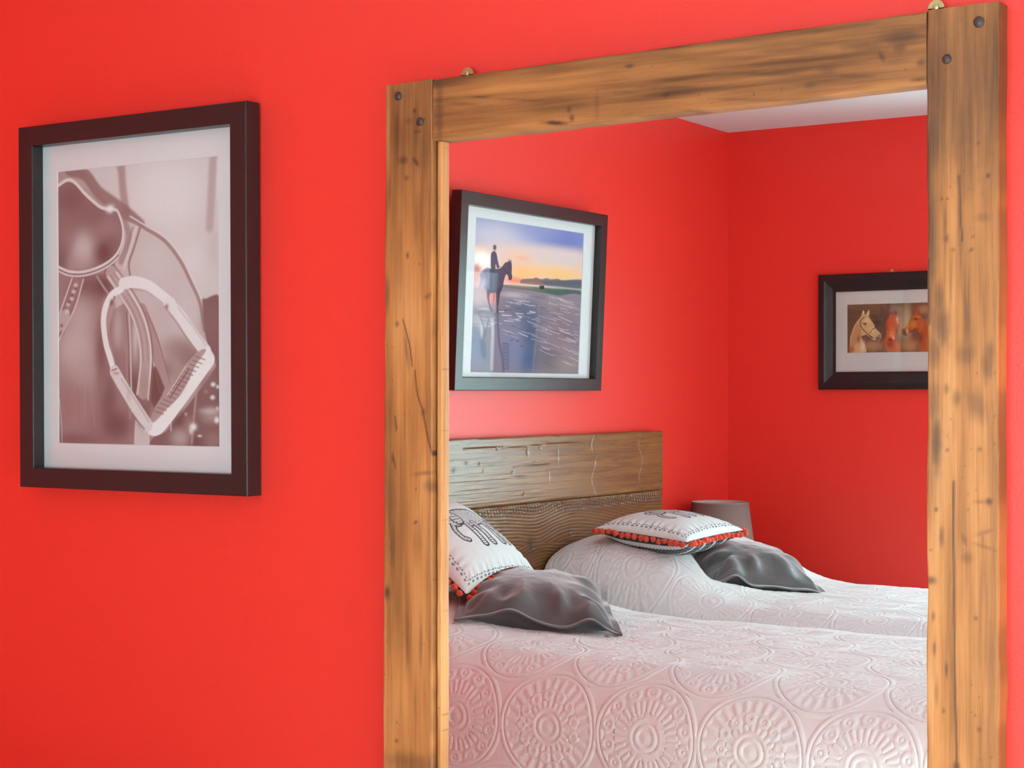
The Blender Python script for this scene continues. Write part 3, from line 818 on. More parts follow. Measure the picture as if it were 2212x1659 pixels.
BEACH_PRINT = [
    ('f',[(-19.5,-4.8),(160.7,-20.2),(162.9,7.0),(-18.2,13.9)],(150,160,195),9.43,1),
    ('b',114.9,5.5,40.6,10.4,(108,122,185),0.95),
    ('b',25.4,10.8,38.7,10.6,(196,194,208),0.95),
    ('b',80.5,3.2,31.6,5.5,(140,150,195),0.6),
    ('f',[(-17.8,19.0),(53.6,13.3),(163.5,14.8),(165.1,36.3),(-16.0,46.3)],(225,200,190),8.27,0.9),
    ('b',106.9,21.1,36.5,5.6,(205,195,195),0.8),
    ('b',107.6,30.4,43.8,6.6,(238,190,128),0.95),
    ('b',58.4,32.1,27.1,6.3,(246,186,120),0.9),
    ('b',50.9,21.6,20.1,3.6,(236,190,165),0.8),
    ('b',5.4,20.9,9.4,2.1,(240,190,165),0.8),
    ('b',57.7,22.6,10.2,1.6,(232,168,140),0.7),
    ('b',7.4,27.8,17.3,7.0,(252,240,230),0.95),
    ('b',10.4,25.8,9.5,4.4,(255,250,245),0.8),
    ('b',48.7,38.0,15.0,2.7,(240,130,95),0.8),
    ('f',[(55.5,39.5),(57.4,37.1),(63.8,36.2),(72.4,35.5),(75.8,34.7),(82.8,35.4),(89.8,34.3),(95.2,34.8),(104.2,34.0),(111.6,34.5),(137.6,32.9),(138.1,38.5),(108.3,39.3),(81.4,39.6)],(118,98,96),0.78,0.95),
    ('f',[(82.9,36.8),(137.7,33.7),(138.1,39.4),(93.8,39.5)],(78,92,108),1.61,0.8),
    ('b',69.1,38.8,13.8,1.3,(150,110,105),0.7),
    ('b',104.7,40.0,23.6,0.8,(165,165,165),0.8),
    ('b',119.4,41.0,18.5,0.8,(80,95,105),0.8),
    ('f',[(34.1,41.6),(55.7,41.3),(83.2,40.9),(108.4,40.8),(138.3,40.9),(138.7,47.1),(101.5,45.7),(62.7,44.1),(34.2,43.6)],(92,104,92),0.63,0.95),
    ('f',[(83.3,41.9),(138.3,41.4),(138.6,46.0),(99.6,45.3)],(66,95,84),1.07,0.8),
    ('b',50.7,42.4,13.4,0.9,(140,105,98),0.7),
    ('l',[(35.7,42.2),(72.8,41.9)],0.53,(150,150,130),0.4,0.6),
    ('f',[(80.5,40.0),(86.3,39.7),(86.2,42.0),(81.1,42.2)],(52,62,60),0.27,1),
    ('l',[(95.7,41.3),(96.4,45.9)],0.41,(60,80,72),0.27,0.8),
    ('l',[(105.7,41.3),(106.2,46.3)],0.41,(60,80,72),0.28,0.8),
    ('l',[(117.6,41.5),(118.4,46.8)],0.42,(60,80,72),0.28,0.8),
    ('f',[(-8.4,45.9),(34.2,43.6),(62.7,44.1),(101.5,45.9),(142.6,47.4),(146.8,102.9),(-4.4,102.8)],(132,122,134),0.96,1),
    ('b',7.5,51.3,17.2,7.0,(210,185,190),0.8),
    ('b',23.3,50.7,6.4,4.4,(250,120,100),0.75),
    ('b',49.4,47.9,18.4,2.3,(190,176,182),0.8),
    ('b',109.2,52.0,31.0,3.8,(150,135,140),0.8),
    ('b',56.8,56.6,25.3,5.4,(105,108,128),0.7),
    ('b',65.6,60.9,18.8,10.0,(82,98,122),0.8),
    ('b',71.7,74.4,13.8,14.7,(62,88,118),0.9),
    ('b',69.5,90.9,13.8,11.0,(60,92,130),0.9),
    ('b',48.7,83.9,15.0,16.2,(112,124,158),0.8),
    ('b',37.5,67.1,19.7,5.4,(120,124,148),0.7),
    ('b',110.6,70.8,25.6,15.1,(132,112,120),0.9),
    ('b',97.6,90.7,19.7,8.4,(112,100,104),0.8),
    ('b',123.4,93.4,20.5,6.7,(148,132,128),0.8),
    ('b',8.6,67.0,12.6,5.2,(200,190,195),0.6),
    ('b',6.7,84.5,9.4,14.0,(128,138,168),0.8),
    ('b',93.5,84.2,12.5,5.6,(98,94,104),0.6),
    ('b',118.9,83.0,16.7,4.7,(150,125,125),0.6),
    ('l',[(90.0,92.7),(100.6,94.6),(111.5,96.8)],0.45,(84,86,104),0.34,0.5),
    ('l',[(125.2,78.2),(133.4,78.8),(141.7,79.7)],0.4,(84,86,104),0.36,0.5),
    ('l',[(73.4,74.3),(82.5,75.8),(91.7,77.3)],0.28,(215,205,212),0.33,0.5),
    ('l',[(114.1,91.6),(124.2,93.0),(134.4,94.1)],0.3,(190,182,192),0.35,0.5),
    ('l',[(119.3,52.3),(129.3,53.3),(139.5,54.9)],0.58,(190,182,192),0.35,0.5),
    ('l',[(86.8,52.7),(93.7,53.4),(100.7,54.1)],0.34,(70,72,92),0.34,0.5),
    ('l',[(96.3,62.5),(100.8,62.3),(105.4,63.4)],0.38,(190,182,192),0.34,0.5),
    ('l',[(58.3,50.6),(61.2,50.8),(64.2,51.4)],0.44,(190,182,192),0.33,0.5),
    ('l',[(82.3,54.3),(86.4,55.1),(90.5,55.4)],0.52,(70,72,92),0.34,0.5),
    ('l',[(66.8,64.7),(73.9,66.0),(81.1,67.4)],0.47,(225,215,220),0.33,0.5),
    ('l',[(43.4,49.6),(47.6,50.2),(51.8,50.6)],0.43,(70,72,92),0.32,0.5),
    ('l',[(93.6,51.2),(99.3,51.6),(105.0,52.4)],0.48,(215,205,212),0.34,0.5),
    ('l',[(90.7,69.5),(100.3,71.0),(110.0,72.3)],0.48,(215,205,212),0.34,0.5),
    ('l',[(80.8,56.4),(90.9,56.9),(101.1,57.4)],0.33,(84,86,104),0.34,0.5),
    ('l',[(73.0,67.8),(80.5,68.9),(88.2,69.9)],0.3,(190,182,192),0.33,0.5),
    ('l',[(83.3,81.4),(86.0,82.0),(88.7,82.2)],0.31,(70,72,92),0.34,0.5),
    ('l',[(114.1,81.5),(120.4,82.9),(126.7,84.1)],0.31,(215,205,212),0.35,0.5),
    ('l',[(55.9,47.9),(58.7,47.6),(61.6,48.1)],0.26,(70,72,92),0.33,0.5),
    ('l',[(39.3,72.0),(46.8,73.0),(54.4,74.4)],0.4,(190,182,192),0.32,0.5),
    ('l',[(96.8,67.2),(103.6,68.6),(110.5,69.8)],0.36,(84,86,104),0.34,0.5),
    ('l',[(111.5,63.6),(117.3,64.8),(123.1,65.8)],0.55,(190,182,192),0.35,0.5),
    ('l',[(56.0,52.2),(64.5,53.6),(73.2,54.2)],0.35,(225,215,220),0.33,0.5),
    ('l',[(121.4,64.1),(129.3,64.8),(137.3,65.9)],0.51,(84,86,104),0.35,0.5),
    ('l',[(74.2,68.4),(84.5,69.8),(94.8,70.3)],0.33,(70,72,92),0.34,0.5),
    ('l',[(59.5,61.5),(64.4,61.9),(69.5,62.5)],0.34,(215,205,212),0.33,0.5),
    ('l',[(72.5,63.3),(77.5,63.6),(82.6,64.7)],0.36,(225,215,220),0.33,0.5),
    ('l',[(107.0,63.8),(112.5,64.5),(118.2,65.8)],0.4,(84,86,104),0.35,0.5),
    ('l',[(76.1,67.3),(84.7,68.0),(93.5,69.3)],0.34,(215,205,212),0.34,0.5),
    ('l',[(55.1,72.7),(61.7,74.0),(68.3,75.3)],0.54,(215,205,212),0.33,0.5),
    ('l',[(130.9,72.9),(141.8,74.3),(152.9,76.1)],0.34,(84,86,104),0.36,0.5),
    ('l',[(45.9,76.6),(51.7,77.8),(57.6,78.8)],0.37,(70,72,92),0.32,0.5),
    ('l',[(135.5,83.0),(145.7,84.3),(156.0,86.1)],0.31,(70,72,92),0.36,0.5),
    ('l',[(78.0,54.7),(83.4,54.7),(88.8,55.2)],0.44,(70,72,92),0.34,0.5),
    ('l',[(49.2,50.9),(59.3,51.4),(69.5,51.7)],0.51,(225,215,220),0.33,0.5),
    ('l',[(38.0,74.1),(47.2,75.2),(56.5,76.7)],0.37,(190,182,192),0.32,0.5),
    ('l',[(47.8,60.7),(57.1,61.8),(66.5,62.2)],0.47,(70,72,92),0.32,0.5),
    ('l',[(115.6,73.0),(124.0,73.8),(132.6,74.9)],0.42,(70,72,92),0.35,0.5),
    ('l',[(101.6,61.3),(106.3,62.0),(111.1,62.5)],0.54,(190,182,192),0.34,0.5),
    ('l',[(107.6,67.9),(114.6,69.1),(121.6,69.1)],0.41,(225,215,220),0.35,0.5),
    ('l',[(116.3,91.1),(120.2,91.9),(124.0,92.7)],0.31,(215,205,212),0.35,0.5),
    ('l',[(39.4,52.5),(43.3,53.0),(47.3,53.5)],0.38,(215,205,212),0.32,0.5),
    ('l',[(80.7,60.6),(91.0,62.4),(101.5,64.4)],0.38,(84,86,104),0.34,0.5),
    ('l',[(36.3,71.5),(42.8,72.3),(49.4,73.3)],0.51,(190,182,192),0.32,0.5),
    ('l',[(117.3,89.5),(123.3,90.6),(129.2,91.3)],0.3,(84,86,104),0.35,0.5),
    ('l',[(128.3,69.5),(133.7,70.3),(139.2,70.5)],0.41,(190,182,192),0.36,0.5),
    ('l',[(85.6,81.2),(94.3,82.2),(103.1,83.3)],0.4,(190,182,192),0.34,0.5),
    ('l',[(88.9,58.5),(98.5,59.3),(108.3,60.0)],0.36,(84,86,104),0.34,0.5),
    ('l',[(59.9,71.9),(67.9,72.8),(76.1,73.7)],0.54,(190,182,192),0.33,0.5),
    ('l',[(108.8,69.3),(112.6,69.4),(116.5,70.8)],0.46,(215,205,212),0.35,0.5),
    ('l',[(119.7,74.4),(126.8,76.3),(133.9,76.6)],0.46,(225,215,220),0.35,0.5),
    ('l',[(78.0,58.5),(81.9,58.8),(86.0,59.1)],0.5,(84,86,104),0.33,0.5),
    ('l',[(129.5,71.5),(137.9,73.4),(146.4,74.2)],0.43,(215,205,212),0.36,0.5),
    ('l',[(98.7,47.2),(108.5,48.3),(118.4,49.5)],0.43,(190,182,192),0.35,0.5),
    ('l',[(90.0,77.9),(100.0,79.8),(110.2,81.8)],0.52,(190,182,192),0.34,0.5),
    ('l',[(129.4,80.9),(135.1,81.6),(141.0,82.4)],0.31,(84,86,104),0.36,0.5),
    ('l',[(44.8,52.7),(51.3,53.5),(57.8,54.0)],0.42,(225,215,220),0.32,0.5),
    ('l',[(103.0,60.3),(107.3,61.1),(111.6,61.3)],0.29,(84,86,104),0.35,0.5),
    ('l',[(115.1,75.9),(120.4,77.0),(125.6,77.9)],0.36,(215,205,212),0.35,0.5),
    ('l',[(107.8,75.3),(112.0,75.5),(116.2,76.2)],0.31,(225,215,220),0.35,0.5),
    ('l',[(119.2,92.4),(124.0,93.3),(128.8,94.3)],0.32,(215,205,212),0.35,0.5),
    ('l',[(96.8,57.3),(105.3,58.1),(113.9,58.5)],0.31,(215,205,212),0.34,0.5),
    ('l',[(67.4,51.8),(75.6,52.4),(83.9,53.5)],0.49,(84,86,104),0.33,0.5),
    ('l',[(100.8,53.0),(110.2,54.5),(119.7,55.3)],0.46,(84,86,104),0.35,0.5),
    ('l',[(109.4,48.8),(118.6,50.2),(128.0,51.2)],0.37,(215,205,212),0.35,0.5),
    ('l',[(82.0,60.7),(92.6,61.9),(103.4,63.6)],0.42,(190,182,192),0.34,0.5),
    ('l',[(124.6,84.1),(130.5,84.7),(136.6,85.9)],0.31,(215,205,212),0.35,0.5),
    ('l',[(101.1,55.1),(108.7,55.8),(116.3,56.0)],0.55,(70,72,92),0.35,0.5),
    ('l',[(93.9,46.7),(103.2,47.3),(112.6,47.7)],0.54,(215,205,212),0.34,0.5),
    ('l',[(57.6,73.3),(62.7,74.2),(67.9,75.1)],0.49,(215,205,212),0.33,0.5),
    ('l',[(84.6,47.8),(87.7,48.1),(90.8,48.2)],0.5,(84,86,104),0.34,0.5),
    ('l',[(96.7,59.7),(104.2,60.2),(111.7,60.2)],0.39,(84,86,104),0.34,0.5),
    ('l',[(108.1,47.9),(117.5,48.9),(127.0,49.5)],0.41,(225,215,220),0.35,0.5),
    ('l',[(110.2,55.7),(116.7,56.6),(123.3,57.2)],0.32,(225,215,220),0.35,0.5),
    ('l',[(39.0,55.2),(41.5,55.7),(44.1,55.9)],0.49,(225,215,220),0.32,0.5),
    ('l',[(67.0,59.1),(74.5,59.5),(82.0,60.4)],0.52,(84,86,104),0.33,0.5),
    ('l',[(71.1,74.8),(78.4,76.0),(85.7,77.1)],0.46,(84,86,104),0.33,0.5),
    ('l',[(44.6,50.1),(53.9,51.3),(63.3,52.7)],0.32,(190,182,192),0.32,0.5),
    ('l',[(83.4,83.5),(94.1,86.2),(104.8,87.6)],0.5,(190,182,192),0.34,0.5),
    ('l',[(88.5,47.0),(95.3,47.7),(102.1,48.4)],0.53,(190,182,192),0.34,0.5),
    ('l',[(93.9,62.5),(97.6,63.1),(101.4,63.5)],0.48,(70,72,92),0.34,0.5),
    ('l',[(130.5,51.0),(133.7,51.3),(136.9,51.3)],0.44,(84,86,104),0.36,0.5),
    ('l',[(111.8,83.3),(116.5,84.3),(121.1,84.5)],0.3,(84,86,104),0.35,0.5),
    ('l',[(72.8,47.6),(77.9,47.7),(83.1,48.0)],0.44,(84,86,104),0.33,0.5),
    ('l',[(69.1,47.5),(77.4,47.8),(85.8,48.9)],0.5,(84,86,104),0.33,0.5),
    ('l',[(76.7,76.7),(80.5,77.2),(84.3,78.1)],0.56,(70,72,92),0.33,0.5),
    ('l',[(53.1,52.5),(55.8,52.7),(58.5,53.1)],0.43,(215,205,212),0.32,0.5),
    ('l',[(97.1,51.2),(101.0,51.3),(104.9,51.6)],0.49,(84,86,104),0.34,0.5),
    ('l',[(42.3,63.8),(49.2,64.3),(56.2,65.1)],0.4,(225,215,220),0.32,0.5),
    ('l',[(93.6,67.5),(102.0,68.7),(110.4,69.6)],0.34,(215,205,212),0.34,0.5),
    ('l',[(130.1,85.5),(140.8,87.1),(151.7,89.1)],0.39,(215,205,212),0.36,0.5),
    ('l',[(117.8,75.4),(125.1,76.5),(132.5,77.9)],0.47,(225,215,220),0.35,0.5),
    ('l',[(101.4,70.2),(111.8,71.1),(122.4,72.4)],0.45,(70,72,92),0.35,0.5),
    ('l',[(51.4,52.7),(54.6,52.9),(57.8,52.9)],0.3,(225,215,220),0.32,0.5),
    ('l',[(87.0,69.3),(90.1,70.1),(93.2,70.4)],0.39,(225,215,220),0.34,0.5),
    ('l',[(86.3,82.0),(91.0,82.9),(95.6,83.7)],0.48,(190,182,192),0.34,0.5),
    ('l',[(109.7,69.9),(117.2,71.1),(124.7,71.4)],0.57,(225,215,220),0.35,0.5),
    ('l',[(99.9,68.2),(105.6,69.2),(111.4,69.6)],0.4,(70,72,92),0.34,0.5),
    ('l',[(77.1,62.2),(80.0,62.6),(83.0,63.4)],0.55,(190,182,192),0.33,0.5),
    ('l',[(90.4,84.0),(101.1,85.0),(112.0,86.6)],0.44,(70,72,92),0.34,0.5),
    ('l',[(74.9,73.4),(78.4,74.1),(82.0,74.5)],0.5,(190,182,192),0.33,0.5),
    ('l',[(126.9,83.2),(138.2,85.1),(149.7,87.2)],0.35,(190,182,192),0.36,0.5),
    ('l',[(94.7,64.5),(101.6,65.2),(108.5,65.8)],0.33,(190,182,192),0.34,0.5),
    ('l',[(55.2,70.1),(63.6,71.2),(72.0,71.9)],0.29,(70,72,92),0.33,0.5),
    ('l',[(106.9,59.9),(116.6,61.8),(126.4,63.6)],0.59,(215,205,212),0.35,0.5),
    ('l',[(129.9,57.8),(138.9,58.0),(148.2,59.2)],0.59,(215,205,212),0.36,0.5),
    ('l',[(116.2,72.2),(126.0,73.7),(135.8,75.0)],0.33,(70,72,92),0.35,0.5),
    ('l',[(118.5,71.6),(124.0,72.1),(129.6,72.9)],0.52,(190,182,192),0.35,0.5),
    ('l',[(130.2,74.3),(138.1,75.8),(146.0,77.0)],0.37,(225,215,220),0.36,0.5),
    ('l',[(48.3,55.6),(53.4,56.4),(58.5,56.8)],0.41,(84,86,104),0.32,0.5),
    ('l',[(88.2,82.3),(93.1,83.1),(98.0,83.7)],0.35,(225,215,220),0.34,0.5),
    ('l',[(72.4,76.5),(82.7,77.8),(93.2,79.1)],0.35,(225,215,220),0.34,0.5),
    ('l',[(124.4,88.2),(135.9,90.7),(147.4,92.5)],0.44,(225,215,220),0.36,0.5),
    ('l',[(84.9,64.2),(91.1,64.6),(97.5,65.4)],0.44,(70,72,92),0.34,0.5),
    ('l',[(109.2,51.7),(117.5,52.3),(126.0,53.6)],0.57,(190,182,192),0.35,0.5),
    ('l',[(64.6,53.6),(70.8,54.0),(76.9,54.0)],0.35,(225,215,220),0.33,0.5),
    ('l',[(78.0,70.1),(88.5,71.2),(99.3,73.0)],0.41,(215,205,212),0.34,0.5),
    ('l',[(84.8,46.5),(94.4,47.3),(104.1,47.8)],0.47,(84,86,104),0.34,0.5),
    ('l',[(76.2,73.4),(84.0,74.6),(91.9,75.0)],0.53,(84,86,104),0.34,0.5),
    ('l',[(109.6,54.3),(114.6,54.6),(119.6,55.6)],0.42,(215,205,212),0.35,0.5),
    ('l',[(55.9,52.1),(59.1,52.6),(62.4,52.6)],0.31,(84,86,104),0.33,0.5),
    ('l',[(101.6,62.0),(111.7,63.4),(121.9,65.1)],0.29,(84,86,104),0.35,0.5),
    ('l',[(98.3,83.1),(106.9,84.6),(115.6,86.4)],0.5,(70,72,92),0.35,0.5),
    ('l',[(2.1,64.4),(6.0,64.6)],0.49,(200,195,205),0.3,0.7),
    ('l',[(25.1,67.2),(35.0,67.6)],0.51,(200,195,205),0.32,0.7),
    ('l',[(30.2,59.7),(37.4,59.3)],0.51,(225,220,225),0.32,0.7),
    ('l',[(31.2,58.8),(40.2,58.6)],0.51,(70,70,92),0.32,0.7),
    ('l',[(52.4,56.4),(57.9,56.6)],0.52,(70,70,92),0.32,0.7),
    ('l',[(35.8,61.9),(46.3,61.8)],0.51,(225,220,225),0.32,0.7),
    ('l',[(9.7,65.7),(16.1,66.2)],0.49,(70,70,92),0.31,0.7),
    ('l',[(12.9,58.8),(23.7,59.3)],0.5,(200,195,205),0.31,0.7),
    ('l',[(37.3,58.1),(45.2,58.4)],0.51,(70,70,92),0.32,0.7),
    ('l',[(38.0,65.4),(49.4,65.5)],0.51,(225,220,225),0.32,0.7),
    ('l',[(51.8,64.0),(55.7,63.7)],0.52,(225,220,225),0.32,0.7),
    ('l',[(54.4,64.0),(58.3,64.8)],0.52,(200,195,205),0.33,0.7),
    ('l',[(5.7,69.4),(13.6,69.3)],0.49,(225,220,225),0.31,0.7),
    ('l',[(4.2,61.7),(11.9,61.6)],0.49,(70,70,92),0.31,0.7),
    ('l',[(20.1,68.0),(27.7,68.0)],0.5,(225,220,225),0.31,0.7),
    ('l',[(4.8,60.8),(12.7,60.6)],0.49,(70,70,92),0.31,0.7),
    ('l',[(24.7,67.6),(32.0,68.1)],0.5,(70,70,92),0.31,0.7),
    ('l',[(23.6,61.5),(34.6,61.5)],0.5,(70,70,92),0.32,0.7),
    ('l',[(47.4,68.6),(52.9,69.1)],0.52,(70,70,92),0.32,0.7),
    ('l',[(2.1,68.9),(12.2,68.8)],0.49,(70,70,92),0.31,0.7),
    ('l',[(13.7,69.8),(21.0,69.8)],0.5,(225,220,225),0.31,0.7),
    ('l',[(51.7,60.1),(61.5,60.0)],0.52,(225,220,225),0.33,0.7),
    ('l',[(69.1,58.0),(75.7,58.3)],0.53,(225,220,225),0.33,0.7),
    ('l',[(53.8,61.5),(59.1,61.9)],0.52,(225,220,225),0.33,0.7),
    ('l',[(9.8,63.8),(18.7,64.0)],0.49,(70,70,92),0.31,0.7),
    ('l',[(7.3,58.8),(17.8,58.0)],0.49,(225,220,225),0.31,0.7),
    ('l',[(18.3,65.0),(27.1,64.1)],0.5,(200,195,205),0.31,0.7),
    ('l',[(33.7,61.7),(42.4,61.7)],0.51,(200,195,205),0.32,0.7),
    ('l',[(55.9,62.7),(59.8,62.7)],0.52,(225,220,225),0.33,0.7),
    ('l',[(66.0,59.5),(77.1,58.6)],0.53,(200,195,205),0.33,0.7),
    ('l',[(36.9,81.0),(40.9,80.4),(45.1,81.1)],0.64,(60,70,92),0.38,0.7),
    ('l',[(37.0,82.5),(41.0,82.0),(45.2,82.6)],0.64,(60,70,92),0.38,0.7),
    ('l',[(37.1,84.0),(41.2,83.5),(45.3,84.1)],0.64,(60,70,92),0.38,0.7),
    ('l',[(37.2,85.5),(41.3,85.0),(45.5,85.7)],0.64,(60,70,92),0.38,0.7),
    ('l',[(37.3,87.0),(41.4,86.5),(45.6,87.2)],0.64,(60,70,92),0.38,0.7),
    ('l',[(37.4,88.5),(41.5,88.0),(45.7,88.7)],0.64,(60,70,92),0.38,0.7),
    ('l',[(37.5,90.0),(41.6,89.6),(45.8,90.2)],0.64,(60,70,92),0.38,0.7),
    ('l',[(37.6,91.6),(41.7,91.1),(45.9,91.8)],0.64,(60,70,92),0.38,0.7),
    ('l',[(37.7,93.1),(41.8,92.6),(46.0,93.3)],0.64,(60,70,92),0.38,0.7),
    ('l',[(37.8,94.6),(41.9,94.1),(46.1,94.8)],0.64,(60,70,92),0.38,0.7),
    ('l',[(37.9,96.1),(42.0,95.6),(46.2,96.3)],0.64,(60,70,92),0.38,0.7),
    ('l',[(38.1,97.6),(42.1,97.2),(46.3,97.9)],0.64,(60,70,92),0.38,0.7),
    ('f',[(79.8,53.1),(82.8,54.4),(77.1,100.1),(75.4,100.1)],(140,120,124),0.67,0.5),
    ('b',3.1,33.2,5.3,3.5,(190,110,100),0.9),
    ('b',1.9,38.5,5.6,6.1,(214,150,140),0.8),
    ('b',6.9,42.6,9.4,5.2,(226,190,190),0.7),
    ('f',[(11.0,33.5),(17.2,32.0),(22.0,32.2),(30.0,31.1),(32.9,29.9),(36.3,27.2),(40.3,25.9),(41.0,24.2),(42.2,25.9),(43.4,24.4),(44.2,26.5),(45.0,29.2),(45.0,33.7),(45.9,35.9),(44.5,38.2),(41.7,37.9),(40.6,35.9),(38.5,34.7),(36.4,37.7),(35.3,41.3),(34.0,44.9),(31.2,47.7),(26.4,47.8),(18.6,47.5),(14.2,44.9),(11.4,39.8)],(66,62,88),0.49,0.95),
    ('f',[(6.5,36.5),(10.9,33.2),(17.5,32.0),(19.3,39.4),(18.3,47.4),(14.2,45.8),(10.4,43.3)],(132,130,160),1.22,0.85),
    ('f',[(27.1,47.0),(31.5,47.0),(31.0,53.1),(30.3,57.5),(31.2,60.6),(28.6,60.7),(28.6,56.7),(27.3,51.4)],(70,62,84),0.38,0.95),
    ('f',[(15.9,44.8),(19.9,47.0),(18.9,51.8),(21.2,57.0),(24.0,59.3),(21.4,59.6),(18.2,54.4),(16.3,50.1)],(84,72,96),0.49,0.9),
    ('f',[(23.9,47.3),(27.0,47.5),(25.1,53.3),(24.4,56.8),(23.2,53.4)],(150,90,100),0.62,0.7),
    ('b',11.5,41.5,4.1,3.5,(196,196,214),0.7),
    ('l',[(11.1,35.4),(9.5,39.9),(7.1,45.2)],1.47,(150,140,160),0.98,0.6),
    ('f',[(20.9,20.8),(23.1,20.2),(25.8,21.8),(27.4,25.7),(29.3,29.3),(29.7,30.7),(26.8,31.1),(25.6,28.5),(25.2,31.2),(25.4,39.1),(23.4,47.2),(19.9,47.0),(20.3,39.4),(19.1,27.1),(19.4,22.2)],(76,74,98),0.37,0.97),
    ('b',23.3,18.5,2.1,1.5,(66,66,86),1),
    ('b',23.4,17.1,2.1,1.0,(58,60,80),1),
    ('l',[(22.6,35.7),(22.9,44.5)],1.74,(120,124,150),1.0,0.5),
    ('l',[(29.3,29.7),(33.3,30.7),(40.1,33.9)],0.38,(50,48,66),0.25,0.8),
    ('b',11.8,72.2,2.5,5.3,(214,208,214),0.6),
    ('l',[(8.3,62.6),(13.6,70.4),(14.2,80.0)],1.72,(110,112,136),0.98,0.8),
    ('l',[(19.5,64.9),(16.9,72.0),(14.1,78.2)],1.23,(90,92,116),0.74,0.8),
    ('f',[(1.0,69.8),(9.2,74.8),(16.0,82.6),(18.4,89.6),(11.7,88.8),(4.9,81.9)],(120,128,156),1.69,0.8),
    ('f',[(9.4,78.3),(16.7,80.8),(18.1,89.6),(13.4,90.5)],(96,98,122),0.98,0.8),
    ('l',[(30.0,62.9),(31.3,71.7),(32.9,79.7),(37.5,90.3),(39.8,99.2)],2.77,(92,98,126),1.01,0.85),
    ('l',[(23.7,66.6),(25.1,75.4),(25.1,97.5)],3.74,(196,196,206),1.5,0.6),
    ('l',[(19.6,88.7),(22.3,99.3)],2.98,(120,126,150),1.24,0.7),
    ('b',60.6,81.6,1.2,0.4,(40,50,70),0.9),
    ('b',48.2,78.2,1.3,0.4,(50,56,76),0.9),
    ('b',55.6,78.4,1.5,0.4,(50,56,76),0.9),
    ('b',45.3,74.3,1.3,0.4,(60,66,86),0.9),
]
